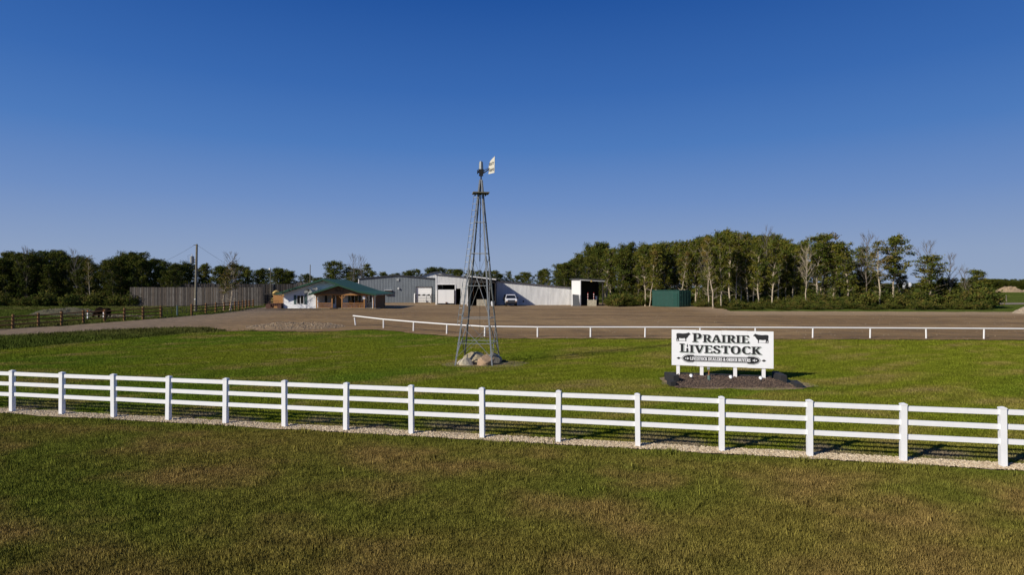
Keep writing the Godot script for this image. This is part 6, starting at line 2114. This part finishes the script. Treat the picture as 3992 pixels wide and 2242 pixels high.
func make_trees() -> void:
	var shapes := [[], [], [], []]
	for k in 4:
		for i in [6, 5, 5, 4][k]: shapes[k].append(tree_shape(k, 100 + k * 20 + i))
	var labels := [["pale-trunked aspen rising behind the green container", "pale-trunked aspen in the grove's front rank right of container", "pale-trunked aspen in the middle of grove's front rank"],
		["leafy tree in the grove behind the tall end shed", "leafy tree inside the grove behind the green container", "leafy tree inside the tallest part of the grove", "low leafy tree filling the gappy right stretch of the grove"], [""],
		["dead bare aspen among leafy trees in the dense grove"], ["dark leafy tree in the wood at the far left edge", "dark leafy tree in the wood behind the dirt heap", "dark leafy tree in the wood behind the plank windbreak"], [""],
		["leafy skyline tree behind the windbreaks and hay bales", "leafy skyline tree behind the office roof", "leafy skyline tree behind the grey and white sheds", "leafy skyline tree behind the long white shed"], [""], [""]]
	var bounds := [[0.276, 0.345], [0.22, 0.34, 0.487], [], [], [-0.77, -0.66], [], [-0.345, -0.22, -0.03], [], []]   # sideways over distance, where one stretch of trees ends and the next begins
	var groups := ["front aspens of the grove", "inner trees of the grove", "separate trees at the grove's right end", "dead aspens in the grove", "trees of the left wood", "odd trees of the left wood", "skyline trees behind the buildings", "dead pair behind the office", "birches by the windbreak"]
	var wide_of := [1.0, 1.1, 1.4, 1.0, 1.2, 1.0, 1.55, 1.0, 1.5]
	var used := 0
	for e in TREES:
		var kind: int = e[3]
		var grp: int = e[5]
		var part := 0
		for q in bounds[grp]:
			if e[0] / e[1] > q: part += 1
		var label: String = e[6] if e[6] != "" else labels[grp][part]
		var bark: Material = [mats.aspen_bark, mats.aspen_bark, mats.dark_bark, mats.dead_bark][kind]
		if grp == 4 or grp == 6: bark = mats.dark_bark
		if label.begins_with("bare white"): bark = mats.aspen_bark
		var s: float = e[2] / 10.0
		var w: float = s * wide_of[grp] * (0.92 + 0.16 * fmod(e[4] * 7.0, 1.0))
		if kind == 3: w *= 0.7
		if label.begins_with("broad aspen"): w *= 1.5
		if label.begins_with("rightmost"): w *= 1.4
		plant(["aspen_tree", "aspen_tree", "leafy_tree", "dead_tree"][kind], label, "tree", shapes[kind][used % shapes[kind].size()], bark, on_land(e[0], e[1]), e[4], Vector3(w, s, w), groups[grp], "trunk", "crown")
		used += 1
	var bushes := []
	for i in 5: bushes.append(bush_shape(400 + i))
	var bl := [["leafy shrub between the end shed and green container", "leafy shrub in the undergrowth just right of the green container", "leafy shrub among trunks deep in the dense grove"],
		["leafy shrub in front of the dense grove's pale trunks", "leafy shrub in the hedge below the gappy stretch of grove", "leafy shrub in the hedge by the broad pale-trunked aspen", "leafy shrub in the hedge at the grove's right end"], ["dark shrub at the foot of the left edge wood", "dark shrub at the foot of the wood behind dirt heap"]]
	var bb := [[0.25, 0.37], [0.487, 0.64, 0.75], [-0.76]]
	var bg := ["undergrowth of the grove", "hedge along the grove", "shrubs of the left wood"]
	for e in BUSHES:
		var s: float = e[2] / 2.25
		var part := 0
		for q in bb[e[4]]:
			if e[0] / e[1] > q: part += 1
		plant("leafy_shrub", bl[e[4]][part], "shrub", bushes[used % 5], mats.dark_bark, on_land(e[0], e[1]), e[3], Vector3(maxf(s, 0.9) * 1.25, s, maxf(s, 0.9) * 1.1), bg[e[4]], "stem", "foliage")
		used += 1
	# far-off wood along the horizon
	var dense: Mesh = shapes[2][0][1]
	scatter("distant_wood", dense, 520, 77, func(r: RandomNumberGenerator):
		var near := r.randf() < 0.3
		var x := r.randf_range(372, 520) if near else r.randf_range(300, 640)
		var d := r.randf_range(470, 500) if near else r.randf_range(610, 670)
		var s := r.randf_range(0.55, 0.95) if near else r.randf_range(0.45, 0.72)
		return [Transform3D(Basis(Vector3.UP, r.randf() * 6.0).scaled(Vector3(s * 1.9, s, s * 1.9)), on_land(x, d, -0.8 * s)), Color(1, 1, 1) * r.randf_range(0.8, 1.2)], mats.leaf)

# ---------------------------------------------------------------- grass and stones
func tuft(blades: int, high: float, spread: float, seed_: int) -> ArrayMesh:
	var r := RandomNumberGenerator.new()
	r.seed = seed_
	var mb := MB.new()
	for i in blades:
		var a := r.randf() * TAU
		var p := Vector3(r.randf_range(-1, 1), 0, r.randf_range(-1, 1)) * spread
		var side := Vector3(cos(a), 0, sin(a)) * high * r.randf_range(0.05, 0.09)
		var h := high * r.randf_range(0.5, 1.15)
		var tip := p + Vector3(r.randf_range(-0.5, 0.5) * h, h, r.randf_range(-0.5, 0.5) * h)
		mb.col = Color(1, 1, 1) * r.randf_range(0.75, 1.3)
		var nn := (side.cross(tip - p).normalized() + Vector3(0, 0.9, 0)).normalized()
		mb.tri(p - side, tip, p + side, nn)
	return mb.commit(Vector3.ZERO)

func make_grass() -> void:
	# roadside verge in front of the fence
	scatter("verge_grass", tuft(11, 0.052, 0.055, 1), 190000, 51, func(r: RandomNumberGenerator):
		var d := lerpf(7.6, 20.6, pow(r.randf(), 1.15))
		var x := r.randf_range(-1, 1) * (d * 0.9 + 2.0)
		if d > fence_d(x) - 0.36 + noise_c.get_noise_2d(x * 9, 3.0) * 0.12: return null
		var s := r.randf_range(0.6, 1.35) * (1.0 + 0.7 * maxf(0.0, noise_b.get_noise_2d(x * 3, d * 3)))
		if fence_d(x) - d < 0.75 and noise_b.get_noise_2d(x * 5.0, d * 3.0) > 0.0: s *= 1.7
		if r.randf() < 0.004: s *= 2.2
		return [Transform3D(Basis(Vector3.UP, r.randf() * 6.28).scaled(Vector3(s, s * r.randf_range(0.7, 1.1), s)), on_land(x, d)), verge_colour(x, d, 2.3) * r.randf_range(0.8, 1.4)], mats.blade)
	# mown lawn behind it
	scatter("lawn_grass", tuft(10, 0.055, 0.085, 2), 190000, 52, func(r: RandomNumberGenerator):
		var d := lerpf(14.0, 54.0, pow(r.randf(), 1.5))
		var x := r.randf_range(-1, 1) * (d * 0.9 + 2.0)
		if d < fence_d(x) + 0.45 + noise_c.get_noise_2d(x * 9, 9.0) * 0.15: return null
		if not Geometry2D.is_point_in_polygon(Vector2(x, d + 0.2), lawn_edge): return null
		if x > 6.9 and x < 13.2 and d > 25.7 and d < 29.2: return null
		if Vector2((x + 1.8) / 1.6, (d - 34.3) / 1.1).length() < 1.0: return null
		var s := r.randf_range(0.7, 1.3) * (0.8 + d * 0.018)
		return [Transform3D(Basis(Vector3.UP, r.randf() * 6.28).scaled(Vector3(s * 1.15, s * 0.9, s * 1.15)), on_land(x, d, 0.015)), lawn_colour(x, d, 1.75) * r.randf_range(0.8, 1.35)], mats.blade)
	# long grass in the ditch and the left pasture
	scatter("pasture_grass", tuft(12, 0.22, 0.2, 3), 26000, 53, func(r: RandomNumberGenerator):
		var d := r.randf_range(40, 104)
		var x := r.randf_range(-d * 0.9 - 3.0, -23.0)
		var p := Vector2(x, d)
		if Geometry2D.is_point_in_polygon(p, lawn_edge) or Geometry2D.is_point_in_polygon(p, lot_edge): return null
		if x > -36.0 and d > 70: return null
		var s := r.randf_range(0.5, 1.3)
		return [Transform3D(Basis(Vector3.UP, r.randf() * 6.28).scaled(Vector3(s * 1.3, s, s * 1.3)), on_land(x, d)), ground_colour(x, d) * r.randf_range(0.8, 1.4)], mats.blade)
	# pebbles of the strip under the fence
	var pb := MB.new()
	for k in 1: pb.tbox(Vector3(0, -0.012, 0), Vector2(0.05, 0.036), Vector3(0, 0.016, 0), Vector2(0.028, 0.022))
	scatter("strip_pebbles", pb.commit(Vector3.ZERO), 16000, 54, func(r: RandomNumberGenerator):
		var x := r.randf_range(-22, 17)
		var d := fence_d(x) + r.randf_range(-0.27, 0.35)
		var s := r.randf_range(0.5, 1.25)
		return [Transform3D(Basis.from_euler(Vector3(r.randf() * 0.6, r.randf() * 6.28, r.randf() * 0.6)) * s, on_land(x, d, 0.04)), mixc(Color(0.34, 0.25, 0.15), Color(0.66, 0.55, 0.38), r.randf())], mats.pebble)
	# loose stones of the yard
	scatter("yard_stones", pb.commit(Vector3.ZERO), 4000, 55, func(r: RandomNumberGenerator):
		var d := r.randf_range(46, 95)
		var x := r.randf_range(-d * 0.8, d * 0.88)
		if not Geometry2D.is_point_in_polygon(Vector2(x, d), lot_edge): return null
		var s := r.randf_range(0.7, 1.9)
		return [Transform3D(Basis.from_euler(Vector3(r.randf() * 0.6, r.randf() * 6.28, r.randf() * 0.6)) * s, on_land(x, d, 0.05)), mixc(Color(0.14, 0.10, 0.06), Color(0.32, 0.25, 0.17), r.randf())], mats.pebble)

# ---------------------------------------------------------------- all of it
func _ready() -> void:
	rng.seed = 11
	for e in [[noise_a, 3, 0.05, 3], [noise_b, 4, 0.16, 3], [noise_c, 5, 0.3, 2]]:
		e[0].seed = e[1]
		e[0].frequency = e[2]
		e[0].fractal_octaves = e[3]
	var cam := Camera3D.new()
	cam.name = "camera"
	add_child(cam)
	cam.position = Vector3(0, 4.4, 0)
	cam.fov = 51.37
	cam.far = 6000.0
	cam.current = true
	var env := Environment.new()
	env.background_mode = Environment.BG_SKY
	var sky := Sky.new()
	var sm := PanoramaSkyMaterial.new()
	var img := Image.create(64, 1024, false, Image.FORMAT_RGBF)
	var stops := [[-90.0, Color(0.09, 0.09, 0.05)], [-3.0, Color(0.16, 0.16, 0.12)], [-0.3, Color(0.30, 0.38, 0.52)], [0.0, Color(0.305, 0.385, 0.535)], [3.0, Color(0.268, 0.358, 0.54)], [8.0, Color(0.155, 0.27, 0.54)], [13.0, Color(0.076, 0.198, 0.50)], [18.0, Color(0.042, 0.143, 0.435)], [26.0, Color(0.016, 0.086, 0.335)], [45.0, Color(0.014, 0.07, 0.28)], [90.0, Color(0.012, 0.055, 0.23)]]
	for y in 1024:
		var el := 90.0 - (y + 0.5) / 1024.0 * 180.0
		var k := 0
		while k < stops.size() - 2 and el > stops[k + 1][0]: k += 1
		var c: Color = (stops[k][1] as Color).lerp(stops[k + 1][1], clampf((el - stops[k][0]) / (stops[k + 1][0] - stops[k][0]), 0, 1))
		for x in 64: img.set_pixel(x, y, c)
	sm.panorama = ImageTexture.create_from_image(img)
	sky.sky_material = sm
	env.sky = sky
	env.tonemap_mode = Environment.TONE_MAPPER_LINEAR
	env.tonemap_exposure = 1.0
	env.sdfgi_enabled = true
	env.ssao_enabled = true
	env.ssil_enabled = true
	var we := WorldEnvironment.new()
	we.name = "world_environment"
	we.environment = env
	add_child(we)
	var sun := DirectionalLight3D.new()
	sun.name = "sun"
	add_child(sun)
	sun.look_at_from_position(Vector3.ZERO, Vector3(0.81, -0.55, -0.58), Vector3.UP)
	sun.light_energy = 1.55
	sun.light_color = Color(1.0, 0.97, 0.915)
	sun.light_angular_distance = 0.5
	sun.shadow_enabled = true

	make_materials()
	make_ground()
	make_office()
	make_sheds()
	make_windbreaks()
	make_log_fence()
	make_pipe_fence()
	make_board_fence()
	make_container()
	make_windmill()
	make_sign()
	make_truck()
	make_poles()
	make_yard_things()
	make_animal()
	make_trees()
	make_grass()
